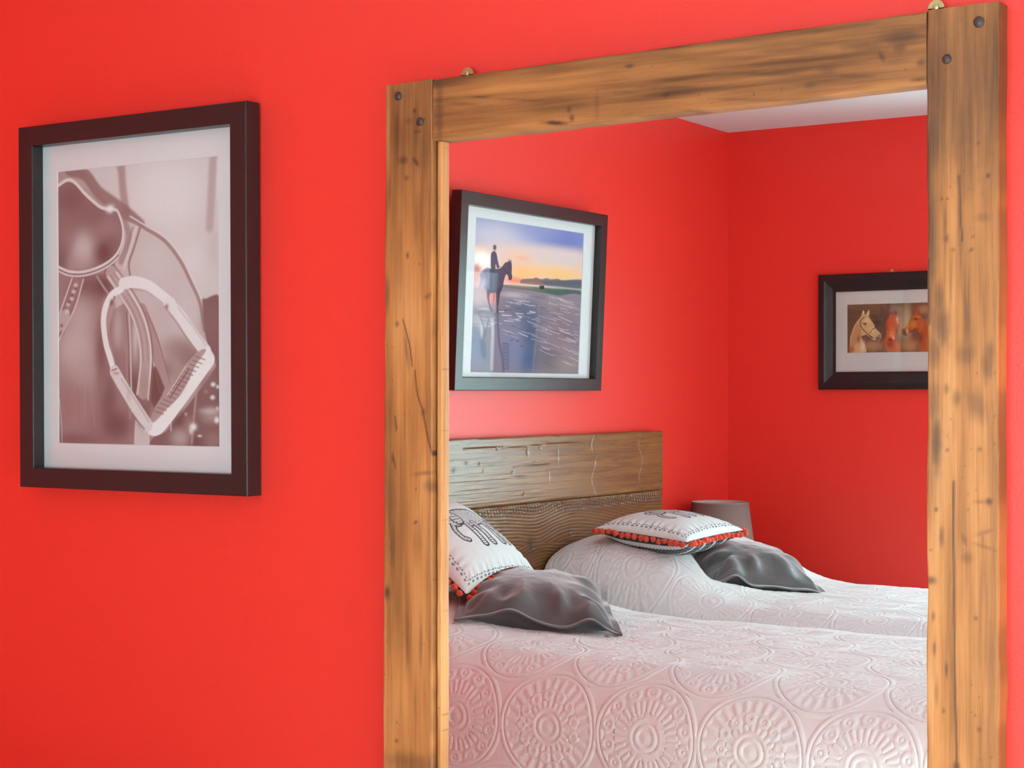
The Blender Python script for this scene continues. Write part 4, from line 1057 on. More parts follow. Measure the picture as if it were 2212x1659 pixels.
HORSE_PAINTING = [
    ('f',[(-21.8,-27.0),(229.4,-17.4),(229.1,131.1),(-20.1,131.8)],(112,80,58),0.92,1),
    ('b',35.2,10.2,37.2,10.5,(96,64,46),0.8),
    ('b',9.3,44.5,13.2,28.0,(104,74,52),0.8),
    ('b',63.1,36.9,16.5,22.5,(78,50,40),0.9),
    ('b',106.4,12.2,14.3,8.6,(150,112,80),0.8),
    ('b',113.7,46.6,8.9,29.0,(178,152,118),0.8),
    ('b',128.7,40.1,10.6,40.7,(196,172,136),0.9),
    ('b',164.6,13.9,15.6,10.1,(178,136,104),0.8),
    ('b',178.4,47.9,12.0,23.4,(186,150,120),0.8),
    ('b',54.2,86.9,27.5,12.1,(176,132,84),0.9),
    ('b',135.0,87.6,21.1,13.5,(188,140,96),0.8),
    ('b',17.2,90.0,13.1,8.7,(150,88,48),0.8),
    ('b',175.0,91.3,13.8,8.3,(206,150,110),0.8),
    ('f',[(5.7,100.0),(5.8,72.4),(9.4,58.5),(14.9,44.6),(23.3,32.6),(29.4,25.7),(33.4,14.5),(35.8,12.8),(37.5,19.0),(39.4,21.6),(43.6,16.5),(47.3,11.4),(48.2,19.3),(46.8,26.2),(52.0,34.1),(57.6,41.1),(60.6,49.0),(68.7,57.4),(73.8,63.9),(72.8,71.6),(68.8,76.7),(62.4,77.5),(56.0,73.1),(49.5,68.7),(42.1,63.4),(35.6,64.5),(30.4,66.7),(33.8,76.3),(38.7,86.7),(39.6,100.2)],(206,168,116),0.54,1),
    ('f',[(5.8,79.4),(12.2,55.1),(22.4,39.5),(29.9,50.1),(30.1,66.7),(26.4,72.7),(19.0,81.3),(9.8,98.7),(6.0,98.6)],(184,136,84),1.81,0.85),
    ('b',9.7,93.4,7.5,7.0,(168,92,44),0.9),
    ('b',33.9,88.4,5.6,12.1,(228,206,168),0.8),
    ('b',24.5,72.7,4.8,10.4,(140,84,48),0.7),
    ('b',42.8,34.8,7.4,7.0,(226,198,150),0.8),
    ('b',54.0,54.1,5.5,6.9,(224,194,146),0.7),
    ('b',35.2,17.2,1.5,3.8,(240,220,180),0.9),
    ('b',45.5,19.2,1.5,3.8,(236,210,176),0.9),
    ('b',66.9,71.5,6.6,5.2,(92,72,70),0.95),
    ('b',70.5,65.5,3.3,2.4,(112,90,84),0.9),
    ('b',62.6,76.3,4.4,1.7,(86,68,64),0.9),
    ('b',39.1,40.9,3.2,2.3,(62,42,28),0.95),
    ('l',[(33.6,39.4),(39.1,38.2),(43.6,40.3)],0.9,(110,78,48),0.54,0.7),
    ('l',[(37.5,25.9),(31.6,31.0),(27.2,36.5),(29.5,44.9),(35.5,53.7),(46.7,63.4),(56.9,70.5)],1.62,(52,34,26),0.54,0.95),
    ('l',[(62.2,48.7),(55.1,52.0),(51.3,57.5),(48.2,60.5)],1.43,(52,34,26),0.54,0.95),
    ('l',[(28.0,37.0),(39.2,43.4)],0.9,(72,48,32),0.54,0.8),
    ('l',[(46.7,70.4),(43.1,77.2),(39.8,83.6)],0.89,(90,52,30),0.54,0.9),
    ('l',[(48.6,65.7),(54.1,69.6)],1.78,(40,30,26),0.53,0.9),
    ('l',[(54.1,71.3),(56.9,73.1)],1.07,(226,206,180),0.53,0.9),
    ('f',[(90.6,100.5),(83.4,90.5),(79.7,76.8),(85.0,63.2),(83.5,46.0),(85.8,35.7),(90.3,27.2),(90.2,15.2),(92.9,12.7),(95.3,22.2),(102.8,22.4),(104.6,13.1),(107.5,14.0),(108.2,24.3),(112.5,31.2),(113.3,39.8),(111.9,51.7),(108.0,65.2),(106.6,75.4),(112.0,87.4),(115.6,100.6)],(196,92,32),1.4,0.95),
    ('b',92.4,18.7,2.0,5.2,(84,54,50),0.9),
    ('b',105.7,19.1,2.0,5.5,(84,50,46),0.9),
    ('b',98.9,22.3,4.0,2.7,(140,90,80),0.7),
    ('b',108.3,32.8,2.5,5.5,(232,186,140),0.9),
    ('b',109.7,39.7,1.8,2.4,(236,196,150),0.8),
    ('b',92.1,42.7,6.1,8.6,(206,84,24),0.8),
    ('b',97.6,58.2,6.5,8.5,(222,122,50),0.8),
    ('b',96.8,66.8,6.1,5.8,(230,140,66),0.8),
    ('b',106.6,56.7,2.5,10.2,(140,60,26),0.7),
    ('b',93.4,74.4,5.4,4.4,(110,46,26),0.95),
    ('b',92.3,83.8,7.9,6.8,(150,58,30),0.9),
    ('b',99.8,71.1,1.8,3.1,(244,206,160),0.9),
    ('b',90.6,95.7,10.8,4.4,(190,104,54),0.7),
    ('b',109.9,87.3,4.6,10.2,(206,120,64),0.7),
    ('b',85.8,46.0,2.5,8.6,(150,70,30),0.7),
    ('l',[(85.0,52.5),(95.8,53.4),(105.7,55.0)],0.88,(112,50,24),0.7,0.6),
    ('f',[(117.3,55.2),(119.0,52.1),(124.3,51.9),(131.4,43.5),(134.9,33.4),(141.9,26.8),(145.4,21.8),(142.9,13.3),(144.7,12.0),(148.0,20.2),(151.5,20.3),(152.4,10.5),(154.5,13.6),(156.2,23.0),(161.1,30.7),(168.1,37.6),(173.3,47.8),(178.4,64.6),(181.9,101.0),(156.0,100.8),(157.7,81.1),(157.0,64.3),(151.6,57.8),(145.5,54.0),(142.0,57.6),(133.2,62.2),(128.8,66.4),(122.6,66.8),(118.3,62.0)],(172,92,44),0.7,1),
    ('b',141.9,43.8,8.8,8.5,(204,134,62),0.8),
    ('b',129.6,46.9,4.6,3.4,(214,150,80),0.8),
    ('b',147.2,32.9,5.3,2.7,(96,40,24),0.9),
    ('b',150.7,28.8,8.7,2.4,(206,126,60),0.7),
    ('b',123.5,59.7,5.0,5.4,(92,82,80),0.98),
    ('b',128.8,55.4,3.2,4.4,(206,168,130),0.9),
    ('b',130.0,60.5,2.1,3.0,(226,196,160),0.7),
    ('b',161.1,47.5,6.9,10.1,(186,104,64),0.8),
    ('b',166.4,64.4,5.2,23.5,(168,76,40),0.8),
    ('b',159.4,71.0,3.5,13.4,(120,52,30),0.8),
    ('b',175.0,81.3,6.9,16.7,(190,110,70),0.7),
    ('b',149.0,54.0,5.2,3.4,(130,60,34),0.8),
    ('b',154.1,20.4,1.2,5.1,(120,70,52),0.8),
    ('b',144.5,17.6,1.2,4.4,(104,62,50),0.8),
    ('l',[(145.5,53.1),(139.3,57.6),(133.2,61.2)],1.55,(60,44,42),0.52,0.9),
    ('l',[(137.0,54.8),(142.0,60.7)],1.03,(60,44,42),0.52,0.9),
    ('l',[(141.6,60.7),(144.1,70.0)],0.86,(84,56,44),0.52,0.9),
    ('l',[(151.6,83.5),(147.6,91.4)],0.86,(90,46,30),0.51,0.9),
    ('b',173.2,34.3,2.1,6.7,(110,70,50),0.6),
]


def sepia(t):
    t = max(0.0, min(1.0, float(t)))
    a, b, c = np.array([0.078, 0.030, 0.028]), np.array([0.34, 0.25, 0.245]), np.array([0.80, 0.90, 0.89])
    u = t
    return a + (b - a) * (u / 0.55) if u < 0.55 else b + (c - b) * ((u - 0.55) / 0.45)


def rgb(c):
    return lin(c)


picture('framed_photograph', 'sepia photograph of a saddle and stirrup in a dark frame, left of the mirror', 'picture',
        (-2.4700, YF, 1.0765), (math.radians(0.35), 0, 0), 0.5500, 0.6580, 0.036, 0.036, 0.010, (0.0745, 0.4635, 0.0810, 0.5745),
        SADDLE_PRINT, sepia, 0.6, FRAME_DARK, MATBOARD, (330, 420), False)
picture('framed_photograph', 'dark-framed photograph of a rider on a horse at sunset, above the headboard', 'picture',
        (XL, -2.466, 1.2560), (math.radians(2.6), 0, PI / 2), 0.804, 0.545, 0.037, 0.034, 0.010, (0.104, 0.693, 0.050, 0.480),
        BEACH_PRINT, rgb, (150, 150, 180), FRAME_DARK, MATBOARD, (330, 240), True, glass=SOFTPANE)
b3 = [(0, 0.002), (0, 0.020), (0.003, 0.0235), (0.022, 0.0245), (0.030, 0.0215), (0.052, 0.0150), (0.0605, 0.0150), (0.0610, 0.0140), (0.0610, 0.002)]
p3 = picture('framed_painting', 'black-framed painting of three horse heads on the far red wall', 'picture',
             (-1.832, YB, 1.2587), (0, 0, PI), 0.514, 0.3985, 0.061, 0.024, 0.009, (0.103, 0.412, 0.1272, 0.2925),
             HORSE_PAINTING, rgb, (120, 86, 62), FRAME_BLACK, CREAM, (260, 150), True, profile=b3)
hk = MB()
hk.box(0.245, 0.259, -0.010, -0.006, 0.385, 0.404)
hk.lathe((0.252, -0.008, 0.404), [(0.0035, -0.0025), (0.0065, -0.002), (0.0065, 0.002), (0.0035, 0.0025)], 16, 'y')
hk.box(0.236, 0.268, -0.009, -0.006, 0.396, 0.4005)
hk.obj('hanger', BRASS, p3, local=True)

# ------------------------------------------------------------------ headboard of two old boards against the left wall
hb = empty('headboard', (-2.68, -1.96, 0.0), (0, 0, 0), 'wide headboard of two rough weathered brown planks behind both beds', 'headboard')
HX = -2.664                                    # its face
HY0, HY1 = -2.873, -1.02


def hb_colour(y, z, lower):
    v = -y
    if lower:
        kx, kz = 2.055, 0.805
        d2 = (z - kz) + 0.020 * np.exp(-((v - kx - .04) / 0.10) ** 2) * np.sign(z - kz) + 0.018 * np.sin(v * 7 + 1) + 0.05 * (v - 2.0)
        d2 = d2 + 0.004 * (fbm(v * 9, z * 30, 3) - 0.5)
        ph = d2 * 620 + 2.5 * fbm(v * 6, z * 26, 3)
        g = 0.5 + 0.5 * np.sin(ph)
        k = np.exp(-(((v - kx) / 0.018) ** 2 + ((z - kz) / 0.022) ** 2))
        k2 = np.exp(-(((v - 2.27) / 0.010) ** 2 + ((z - 0.832) / 0.012) ** 2))
        k = np.maximum(k, 0.8 * k2)
        saw = np.clip(1.6 * (1 - np.abs(z - 0.909) / 0.019), 0, 1) * (np.sin((v + 0.35 * z) * 420 + 3 * fbm(v * 20, z * 10, 2)) > 0.1) * (0.55 + 0.4 * vnoise(v * 13, z * 0))
        dk = np.maximum(0.8 * k, 0.85 * saw)
        wid = 0.78 * g ** 2.0
    else:
        g = fbm(v * 4.5, z * 330, 4)
        wid = 0.40 * sstep(0.45, 0.75, g)
        dk = np.zeros(v.shape)
        for (a, b, ra, rb, s) in ((2.03, 1.078, .006, .010, .9), (1.95, 1.02, .006, .004, .8), (2.01, 0.955, .006, .004, .9), (2.10, 1.085, .005, .004, .7), (1.72, 1.055, .010, .006, .6), (1.66, 1.035, .012, .008, .7), (1.78, 1.05, .005, .005, .7), (1.80, 1.03, .004, .005, .6), (2.00, 1.005, .03, .003, .6), (2.2, 1.06, .003, .02, .5), (2.15, 1.0, .003, .015, .5), (2.42, 1.055, .010, .012, .35), (1.87, 1.09, .005, .004, .8), (1.90, 1.092, .004, .003, .8)):
            dk = np.maximum(dk, s * np.exp(-(((v - a) / ra) ** 2 + ((z - b) / rb) ** 2)))
        ln = 1.093 + 0.006 * (v - 1.6) + 0.002 * np.sin(v * 15)
        dk = np.maximum(dk, 0.7 * np.clip(1 - np.abs(z - ln) / 0.0022, 0, 1) * ((v < 2.35) & (v > 1.7)))
        dk = np.maximum(dk, 0.6 * np.clip(1 - np.abs(z - 1.036 - .012 * (v - 2.0)) / 0.002, 0, 1) * ((v > 1.95) & (v < 2.15)))
        for (a, s) in ((2.41, 0.004), (2.715, 0.003)):
            c = a + 0.012 * np.sin(z * 60 + a)
            dk = np.maximum(dk, 0.35 * np.clip(1 - np.abs(v - c) / s, 0, 1))
    t = np.clip(0.55 * fbm(v * 3 + 9, z * 30, 3) + 0.35 * fbm(v * 10, z * 110, 3), 0, 1)[..., None]
    base = np.array([0.12, 0.052, 0.014]) * (1 - t) + np.array([0.37, 0.185, 0.062]) * t
    col = base * (1 - wid)[..., None] + base * 0.30 * wid[..., None]
    return col * (1 - dk)[..., None] + np.array([0.05, 0.036, 0.026]) * dk[..., None], -0.0012 * wid - 0.002 * dk


def plank(name, z0, z1, lower):
    n, m = int((HY1 - HY0) / 0.0026), int((z1 - z0) / 0.0026)
    Y, Z = np.meshgrid(np.linspace(HY0, HY1, n), np.linspace(z0, z1, m))
    c, d = hb_colour(Y, Z, lower)
    ed = np.minimum.reduce([Y - HY0, HY1 - Y, Z - z0, z1 - Z])
    Xf = HX + d - 0.003 * (1 - sstep(0, 0.004, ed)) + (0.0015 if not lower else 0)
    V = np.stack([Xf, Y, Z], 2).reshape(-1, 3)
    F = [tuple(f) for f in grid_faces(m, n)]
    k = len(V)
    bx = XL + 0.0005
    back = [(bx, HY0, z0), (bx, HY1, z0), (bx, HY1, z1), (bx, HY0, z1)]
    V = np.vstack([V, back])
    c = np.vstack([c.reshape(-1, 3), np.tile([0.15, 0.08, 0.04], (4, 1))])
    b0 = list(range(n))
    b1 = list(range((m - 1) * n, m * n))
    l0 = list(range(0, m * n, n))
    l1 = list(range(n - 1, m * n, n))
    F += [tuple(b0[::-1]) + (k, k + 1), tuple(b1) + (k + 2, k + 3), tuple(l0) + (k + 3, k), tuple(l1[::-1]) + (k + 1, k + 2), (k, k + 3, k + 2, k + 1)]
    return mesh_obj(name, V, F, BARN, hb, color=c)


plank('upper_plank', 0.9285, 1.122, False)
plank('lower_plank', 0.42, 0.9265, True)


# ------------------------------------------------------------------ cushions (shapes first, the quilts give way under them)
def rot_v(yaw, pitch, roll):
    cy, sy, cp, sp, cr, sr = math.cos(yaw), math.sin(yaw), math.cos(pitch), math.sin(pitch), math.cos(roll), math.sin(roll)
    return (np.array([[cy, -sy, 0], [sy, cy, 0], [0, 0, 1]]) @ np.array([[cp, 0, sp], [0, 1, 0], [-sp, 0, cp]])
            @ np.array([[1, 0, 0], [0, cr, -sr], [0, sr, cr]]))


class Cushion:
    """centre c = (x, depth from the mirror, z); u runs away from the headboard, v away from the mirror"""
    def __init__(s, c, a, yaw, pitch, roll, top, bot, flange):
        s.c, s.a, s.R, s.top, s.bot, s.fl = np.array(c), a, rot_v(yaw, pitch, roll), top, bot, flange

    def thick(s, u, v):
        k = 1.0 - s.fl
        f = lambda q: np.clip(1 - np.abs(q / k) ** 2.7, 0, 1)
        return (f(u) * f(v)) ** 0.56

    def plan(s, u, v):
        bow = 0.075
        return u * (1 - bow * (1 - v * v)), v * (1 - bow * (1 - u * u))

    def point(s, u, v, w):
        p = np.stack([u * s.a, v * s.a, w], -1) @ s.R.T + s.c
        p[..., 1] *= -1
        return p

    def over(s, x, y):
        """height of the upper side above room point (x, y), -9 outside"""
        d = -y
        z = np.full(np.shape(x), s.c[2])
        for _ in range(4):
            q = np.stack([x - s.c[0], d - s.c[1], z - s.c[2]], -1) @ s.R
            u, v = q[..., 0] / s.a, q[..., 1] / s.a
            w = s.top * s.thick(np.clip(u, -1, 1), np.clip(v, -1, 1))
            z = s.c[2] + (np.stack([u * s.a, v * s.a, w], -1) @ s.R.T)[..., 2]
        return np.where((np.abs(u) < 1.0) & (np.abs(v) < 1.0), z, -9.0)

    def under(s, x, y):
        """height of the underside above room point (x, y), inf outside"""
        d = -y
        z = np.full(x.shape, s.c[2])
        for _ in range(4):
            q = np.stack([x - s.c[0], d - s.c[1], z - s.c[2]], -1) @ s.R
            u, v = q[..., 0] / s.a, q[..., 1] / s.a
            w = -s.bot * s.thick(np.clip(u, -1, 1), np.clip(v, -1, 1))
            z = s.c[2] + (np.stack([u * s.a, v * s.a, w], -1) @ s.R.T)[..., 2]
        return np.where((np.abs(u) < 1.0) & (np.abs(v) < 1.0), z, 9.0)


GREY_NEAR = Cushion((-2.275, 1.448, 0.7280), 0.200, 0.615, 0.078, 0.132, 0.066, 0.068, 0.085)
GREY_FAR = Cushion((-2.190, 2.490, 0.7180), 0.190, -0.731, 0.140, -0.099, 0.083, 0.065, 0.095)
WHITE_NEAR = Cushion((-2.504, 1.440, 0.8560), 0.176, 0.0, 0.58, 0.0, 0.070, 0.050, 0.0)
WHITE_FAR = Cushion((-2.340, 2.300, 0.8480), 0.158, -0.089, 0.077, 0.046, 0.050, 0.066, 0.0)

# ------------------------------------------------------------------ beds and quilts
QUILT = Mat('pale embossed quilt', (0.74, 0.79, 0.80), 0.75, spec=0.25, sheen=0.25)


_v = QUILT.coord()
QUILT.bump(QUILT.noise(_v, 110.0, 2.0), 0.16, 0.003)


def relief(u, v):
    """height 0..1 of the stitched medallions at cloth coordinates u, v (metres)"""
    R, PX, PY = 0.118, 0.240, 0.208
    ln = lambda d, w: np.clip(1.15 * (1 - np.abs(d) / w), 0, 1)
    H = np.zeros(u.shape, np.float32)
    for ou, ov, kind in ((0.0, 0.0, 1), (PX / 2, PY, 0), (PX, 0.0, 0), (PX * 1.5, PY, 1)):
        dx = ((u - ou) / (2 * PX) % 1.0 - 0.5) * 2 * PX
        dy = ((v - ov) / (2 * PY) % 1.0 - 0.5) * 2 * PY
        r = np.hypot(dx, dy) / R
        k = r < 1.06
        r, th = r[k], np.arctan2(dy[k], dx[k]) / (2 * PI)

        def spokes(n, r0, r1):
            s = (th * n) % 1.0
            return ln(s - 0.5, 0.36) * (np.abs(r - (r0 + r1) / 2) < (r1 - r0) / 2)

        def circles(n, rc, rr):
            q = ((th * n) % 1.0 - 0.5) * (2 * PI / n) * rc
            d = np.hypot(r - rc, q)
            return np.maximum(ln(d - rr, 0.055), 0.8 * ln(d, rr * 0.5))
        h = np.maximum(ln(r - 1.0, 0.048), ln(r - 0.905, 0.044))
        for rr, w in ((0.31, 0.05), (0.19, 0.048), (0.0, 0.11)):
            h = np.maximum(h, ln(r - rr, w))
        if kind:
            more = (circles(14, 0.785, 0.10), spokes(30, 0.42, 0.64), 0.6 * ln(r - 0.665, 0.028), 0.7 * circles(18, 0.365, 0.03))
        else:
            more = (spokes(26, 0.66, 0.90), circles(13, 0.555, 0.075), spokes(22, 0.33, 0.46), 0.6 * ln(r - 0.655, 0.028))
        for q in more:
            h = np.maximum(h, q)
        H[k] = np.maximum(H[k], h)
    curls = 0.5 + 0.5 * np.sin(44 * fbm(u * 16 + 3, v * 16 + 5, 2))
    return H + 0.16 * curls * (H < 0.05)


MATTRESS = Mat('white ticking', (0.7, 0.7, 0.68), 0.9)
BEDWOOD = Mat('dark stained bed base', (0.09, 0.05, 0.03), 0.5)

HUMP_X = np.array([-2.67, -2.62, -2.55, -2.47, -2.40, -2.32, -2.24, -2.17, -2.10, -2.03, -1.94, -1.80, 0.5])
HUMP_H = np.array([0.080, 0.128, 0.158, 0.170, 0.168, 0.155, 0.126, 0.085, 0.042, 0.017, 0.004, 0.0, 0.0])
FOOT = -0.62


def quilt(name, label, yc, b, hump_scale, hump_shift, p, drop0, drop1, seed, cushions, fine, ztop=0.650):
    """yc: depth of the bed's middle from the mirror, b: half width; drop0/1: how low the cloth hangs on the mirror side / far side"""
    R = 0.125
    arc = R * PI / 2
    flat = 2 * (b - R)
    l0, l1 = ztop - R - drop0, ztop - R - drop1
    L = l0 + arc + flat + arc + l1
    # fine cloth where the stitching shows, coarser beyond
    s1 = l0 + arc + flat * 0.92
    s = np.concatenate([np.linspace(0, s1, int(s1 / fine)), np.linspace(s1, L, int((L - s1) / 0.008))[1:]])

    def section(s):
        v = np.zeros(s.shape)
        z = np.zeros(s.shape)
        A = s < l0
        v[A], z[A] = -b, drop0 + s[A]
        q = (s >= l0) & (s < l0 + arc)
        t = (s[q] - l0) / R
        v[q], z[q] = -b + R - R * np.cos(t), ztop - R + R * np.sin(t)
        q = (s >= l0 + arc) & (s < l0 + arc + flat)
        v[q], z[q] = -b + R + (s[q] - l0 - arc), ztop
        q = (s >= l0 + arc + flat) & (s < l0 + 2 * arc + flat)
        t = (s[q] - l0 - arc - flat) / R
        v[q], z[q] = b - R + R * np.sin(t), ztop - R + R * np.cos(t)
        q = s >= l0 + 2 * arc + flat
        v[q], z[q] = b, ztop - R - (s[q] - (l0 + 2 * arc + flat))
        return v, z
    v, z = section(s)
    Rf = 0.11
    ln = FOOT + 2.650 - Rf
    t1, t2 = 1.66, ln + Rf * PI / 2 + 0.40
    tl = np.concatenate([np.linspace(0, t1, int(t1 / fine)), np.linspace(t1, t2, int((t2 - t1) / 0.010))[1:]])
    fx = np.where(tl < ln, -2.650 + tl, np.where(tl < ln + Rf * PI / 2, -2.650 + ln + Rf * np.sin((tl - ln) / Rf), FOOT))
    fz = np.where(tl < ln, 0.0, np.where(tl < ln + Rf * PI / 2, -Rf * (1 - np.cos((tl - ln) / Rf)), -Rf - (tl - ln - Rf * PI / 2)))
    XX, VV = np.meshgrid(fx, v, indexing='ij')
    FZ, ZZ = np.meshgrid(fz, z, indexing='ij')
    ZZ = np.where(FZ < 0, np.minimum(ZZ, np.maximum(ZZ + FZ, 0.12)), ZZ)
    TL, SS = np.meshgrid(tl, s, indexing='ij')
    # pillow under the cloth, crown of the mattress, soft undulation
    hx = np.interp(XX - hump_shift, HUMP_X, HUMP_H) * hump_scale
    hy = np.clip(1 - np.abs(VV / (b + 0.005)) ** p, 0, 1)
    frac = np.clip((ZZ - drop0) / (ztop - drop0), 0, 1)
    up = sstep(0.35, 1.0, frac)
    dz = hx * hy + 0.010 * np.clip(1 - (VV / b) ** 2, 0, 1) - 0.004
    dz = dz + 0.016 * (fbm(XX * 2.3 + seed, VV * 5.0 + seed, 3) - 0.5) + 0.006 * (fbm(XX * 9 + seed, VV * 16, 2) - 0.5)
    ZZ = ZZ + dz * up
    side = 1 - up
    VV = VV + np.sign(VV) * side * (0.020 * (fbm(XX * 3.2 + seed * 2, ZZ * 1.2 + (VV > 0) * 9, 3) - 0.45) + 0.010 * (1 - frac)) * (np.abs(VV) > b * 0.8)
    YY = -(yc + VV)
    for c in cushions:
        un = c.under(XX, YY) - 0.004
        ZZ = np.where(ZZ > un, np.where(up > 0.3, np.maximum(un, 0.60), ZZ), ZZ)
    P = np.stack([XX, YY, ZZ], 2)
    # relax the dents a little
    Zs = P[..., 2].copy()
    for _ in range(20):
        Zs[1:-1, 1:-1] = (Zs[1:-1, 1:-1] * 2 + Zs[:-2, 1:-1] + Zs[2:, 1:-1] + Zs[1:-1, :-2] + Zs[1:-1, 2:]) / 6
    P[..., 2] = Zs
    N_ = np.cross(np.gradient(P, axis=1), np.gradient(P, axis=0))
    N_ /= np.linalg.norm(N_, axis=2, keepdims=True) + 1e-12
    P = P + N_ * (0.0017 * relief(TL + QU, SS + QV))[..., None]
    o = mesh_obj(name, P.reshape(-1, 3), grid_faces(len(tl), len(s)), QUILT, smooth=True)
    sm = o.modifiers.new('thickness', 'SOLIDIFY')
    sm.thickness, sm.offset = 0.008, 1.0
    return tag(o, label, 'quilt', 'pale embossed quilts')


QU, QV = 0.148, 0.012
quilt('quilt', 'pale embossed quilt hanging down the side of the bed nearer the mirror', 1.480, 0.480, 0.45, -0.10, 2.4, 0.12, 0.32, 3.0, (GREY_NEAR, WHITE_NEAR), 0.0020)
QU, QV = 0.07, 0.05
quilt('quilt', 'pale embossed quilt on the far bed, humped over its pillow beside the lamp', 2.506, 0.470, 0.97, -0.045, 6.0, 0.32, 0.12, 8.0, (GREY_FAR, WHITE_FAR), 0.0028)


def bed(label, d0, d1):
    e = empty('single_bed', (-1.65, -(d0 + d1) / 2, 0), (0, 0, 0), label, 'bed', 'twin single beds')
    MB().box(-2.645, FOOT - 0.05, -d1, -d0, 0.30, 0.59).obj('mattress', MATTRESS, e, bevel=0.03)
    MB().box(-2.645, FOOT - 0.05, -d1 + 0.01, -d0 - 0.01, 0.12, 0.298).obj('bed_base', BEDWOOD, e, bevel=0.006)
    for x in (-2.60, FOOT - 0.11):
        for y in (-d1 + 0.06, -d0 - 0.06):
            MB().lathe((x, y, 0), [(0.022, 0), (0.030, 0.119)], 20).obj('leg', BEDWOOD, e, smooth=True)


bed('single bed under the quilt nearer the mirror', 1.035, 1.945)
bed('single bed under the far quilt, beside the lamp', 2.055, 2.945)

# ------------------------------------------------------------------ cushion covers
VELVET = Mat('grey velvet', (0.072, 0.069, 0.071), 0.40, spec=0.55, sheen=1.0)
VELVET.set('Sheen Roughness', 0.45)
VELVET.set('Sheen Tint', (0.85, 0.92, 0.95, 1))
_v = VELVET.coord()
VELVET.bump(VELVET.noise(_v, 26.0, 3.0) + VELVET.noise(_v, 700.0, 2.0) * 0.05, 0.25, 0.01)
COTTON = Mat('printed white cotton', rough=0.85, spec=0.2)
COTTON.link(COTTON.attr('pigment').outputs['Color'], COTTON.b.inputs['Base Color'])
COTTON.bump(COTTON.noise(COTTON.coord(), 380.0, 2.0), 0.12, 0.001)
PRINTED = Mat('charcoal and white woven back', rough=0.85, spec=0.2)
PRINTED.link(PRINTED.attr('pigment').outputs['Color'], PRINTED.b.inputs['Base Color'])
CORAL = Mat('coral red wool', (0.80, 0.075, 0.030), 0.85, spec=0.2, sheen=0.3)
CORAL.bump(CORAL.noise(CORAL.coord(), 900.0, 2.0), 0.6, 0.002)


def velvet_cushion(q, label, seed, folds):
    e = empty('grey_cushion', tuple(q.point(np.array(0.), np.array(0.), np.array(-q.bot))), (0, 0, 0), label, 'cushion', 'grey velvet cushions')
    N = 150
    g = np.linspace(-1, 1, N)
    # denser near the rim
    g = np.sign(g) * (1 - (1 - np.abs(g)) ** 1.15)
    U, W = np.meshgrid(g, g, indexing='ij')
    pu, pv = q.plan(U, W)
    t = q.thick(U, W)
    ext = np.maximum(np.abs(U), np.abs(W))
    along = np.where(np.abs(U) > np.abs(W), W, U)
    body = sstep(0.0, 0.25, t)
    wr = fbm(U * 2.2 + seed, W * 2.2 + seed, 3) - 0.5
    ridg = 1 - np.abs(2 * fbm(U * 2.6 + seed * 3, W * 1.5 + seed, 3) - 1)
    rim = np.exp(-((ext - 0.72) / 0.17) ** 2)
    pl = np.sin(along * 13 + seed + 4 * fbm(along * 2 + seed, along * 0, 2))
    top = q.top * t * (1 + 0.09 * wr) + body * (0.007 * (ridg - 0.75)) + rim * 0.007 * pl * body
    fl = sstep(0.84, 0.97, ext)
    sag = np.zeros(U.shape)
    for (cu, cv, ru, rv, hgt) in folds:
        sag = sag + hgt * np.exp(-(((U - cu) / ru) ** 2 + ((W - cv) / rv) ** 2))
    wave = sag * sstep(0.55, 0.95, ext) + fl * 0.003 * np.sin(along * 9 + seed)
    top = top + wave + 0.0022
    bot = -q.bot * t * (1 + 0.1 * wr) + wave - 0.0022
    VT = q.point(pu, pv, top).reshape(-1, 3)
    VB = q.point(pu, pv, bot).reshape(-1, 3)
    n = N * N
    idx = np.arange(n).reshape(N, N)
    rimi = np.concatenate([idx[0, :], idx[1:, -1], idx[-1, -2::-1], idx[-2:0:-1, 0]])
    nx = np.roll(rimi, -1)
    wallf = np.stack([rimi, rimi + n, nx + n, nx], 1)
    F = np.vstack([grid_faces(N, N), grid_faces(N, N, n)[:, ::-1], wallf])
    mesh_obj('cover', np.vstack([VT, VB]), F, VELVET, e, smooth=True)
    # cord sewn along the rim
    path = ((VT + VB) / 2)[rimi]
    mb = MB()
    k = 6
    n2 = len(path)
    Vc = []
    for i in range(n2):
        tn = path[(i + 1) % n2] - path[i - 1]
        tn = tn / (np.linalg.norm(tn) + 1e-9)
        a = np.cross(tn, [0, 0, 1.0])
        a /= (np.linalg.norm(a) + 1e-9)
        b = np.cross(tn, a)
        for j in range(k):
            w = 2 * PI * j / k
            Vc.append(path[i] + 0.0026 * (a * math.cos(w) + b * math.sin(w)))
    Fc = [(i * k + j, i * k + (j + 1) % k, ((i + 1) % n2) * k + (j + 1) % k, ((i + 1) % n2) * k + j) for i in range(n2) for j in range(k)]
    mb.add(Vc, Fc)
    mb.obj('piping', VELVET, e, smooth=True)
    return e


velvet_cushion(GREY_NEAR, 'grey velvet cushion lying in front on the near bed', 2.0,
               [(-0.35, -1.0, 0.22, 0.35, 0.026), (0.62, -1.0, 0.16, 0.3, 0.016), (0.2, -1.0, 0.4, 0.3, -0.010), (1.0, -1.0, 0.3, 0.3, -0.012), (-1.0, -1.0, 0.25, 0.3, -0.006), (1.0, 1.0, 0.25, 0.25, 0.01)])
velvet_cushion(GREY_FAR, 'grey velvet cushion on the far bed, slumped against the pillow hump', 7.0,
               [(1.0, -0.55, 0.4, 0.18, 0.020), (1.0, 0.1, 0.4, 0.4, -0.006), (1.0, 1.0, 0.3, 0.3, -0.016), (0.2, -1.0, 0.3, 0.3, 0.010), (1.0, -1.0, 0.2, 0.2, -0.006)])


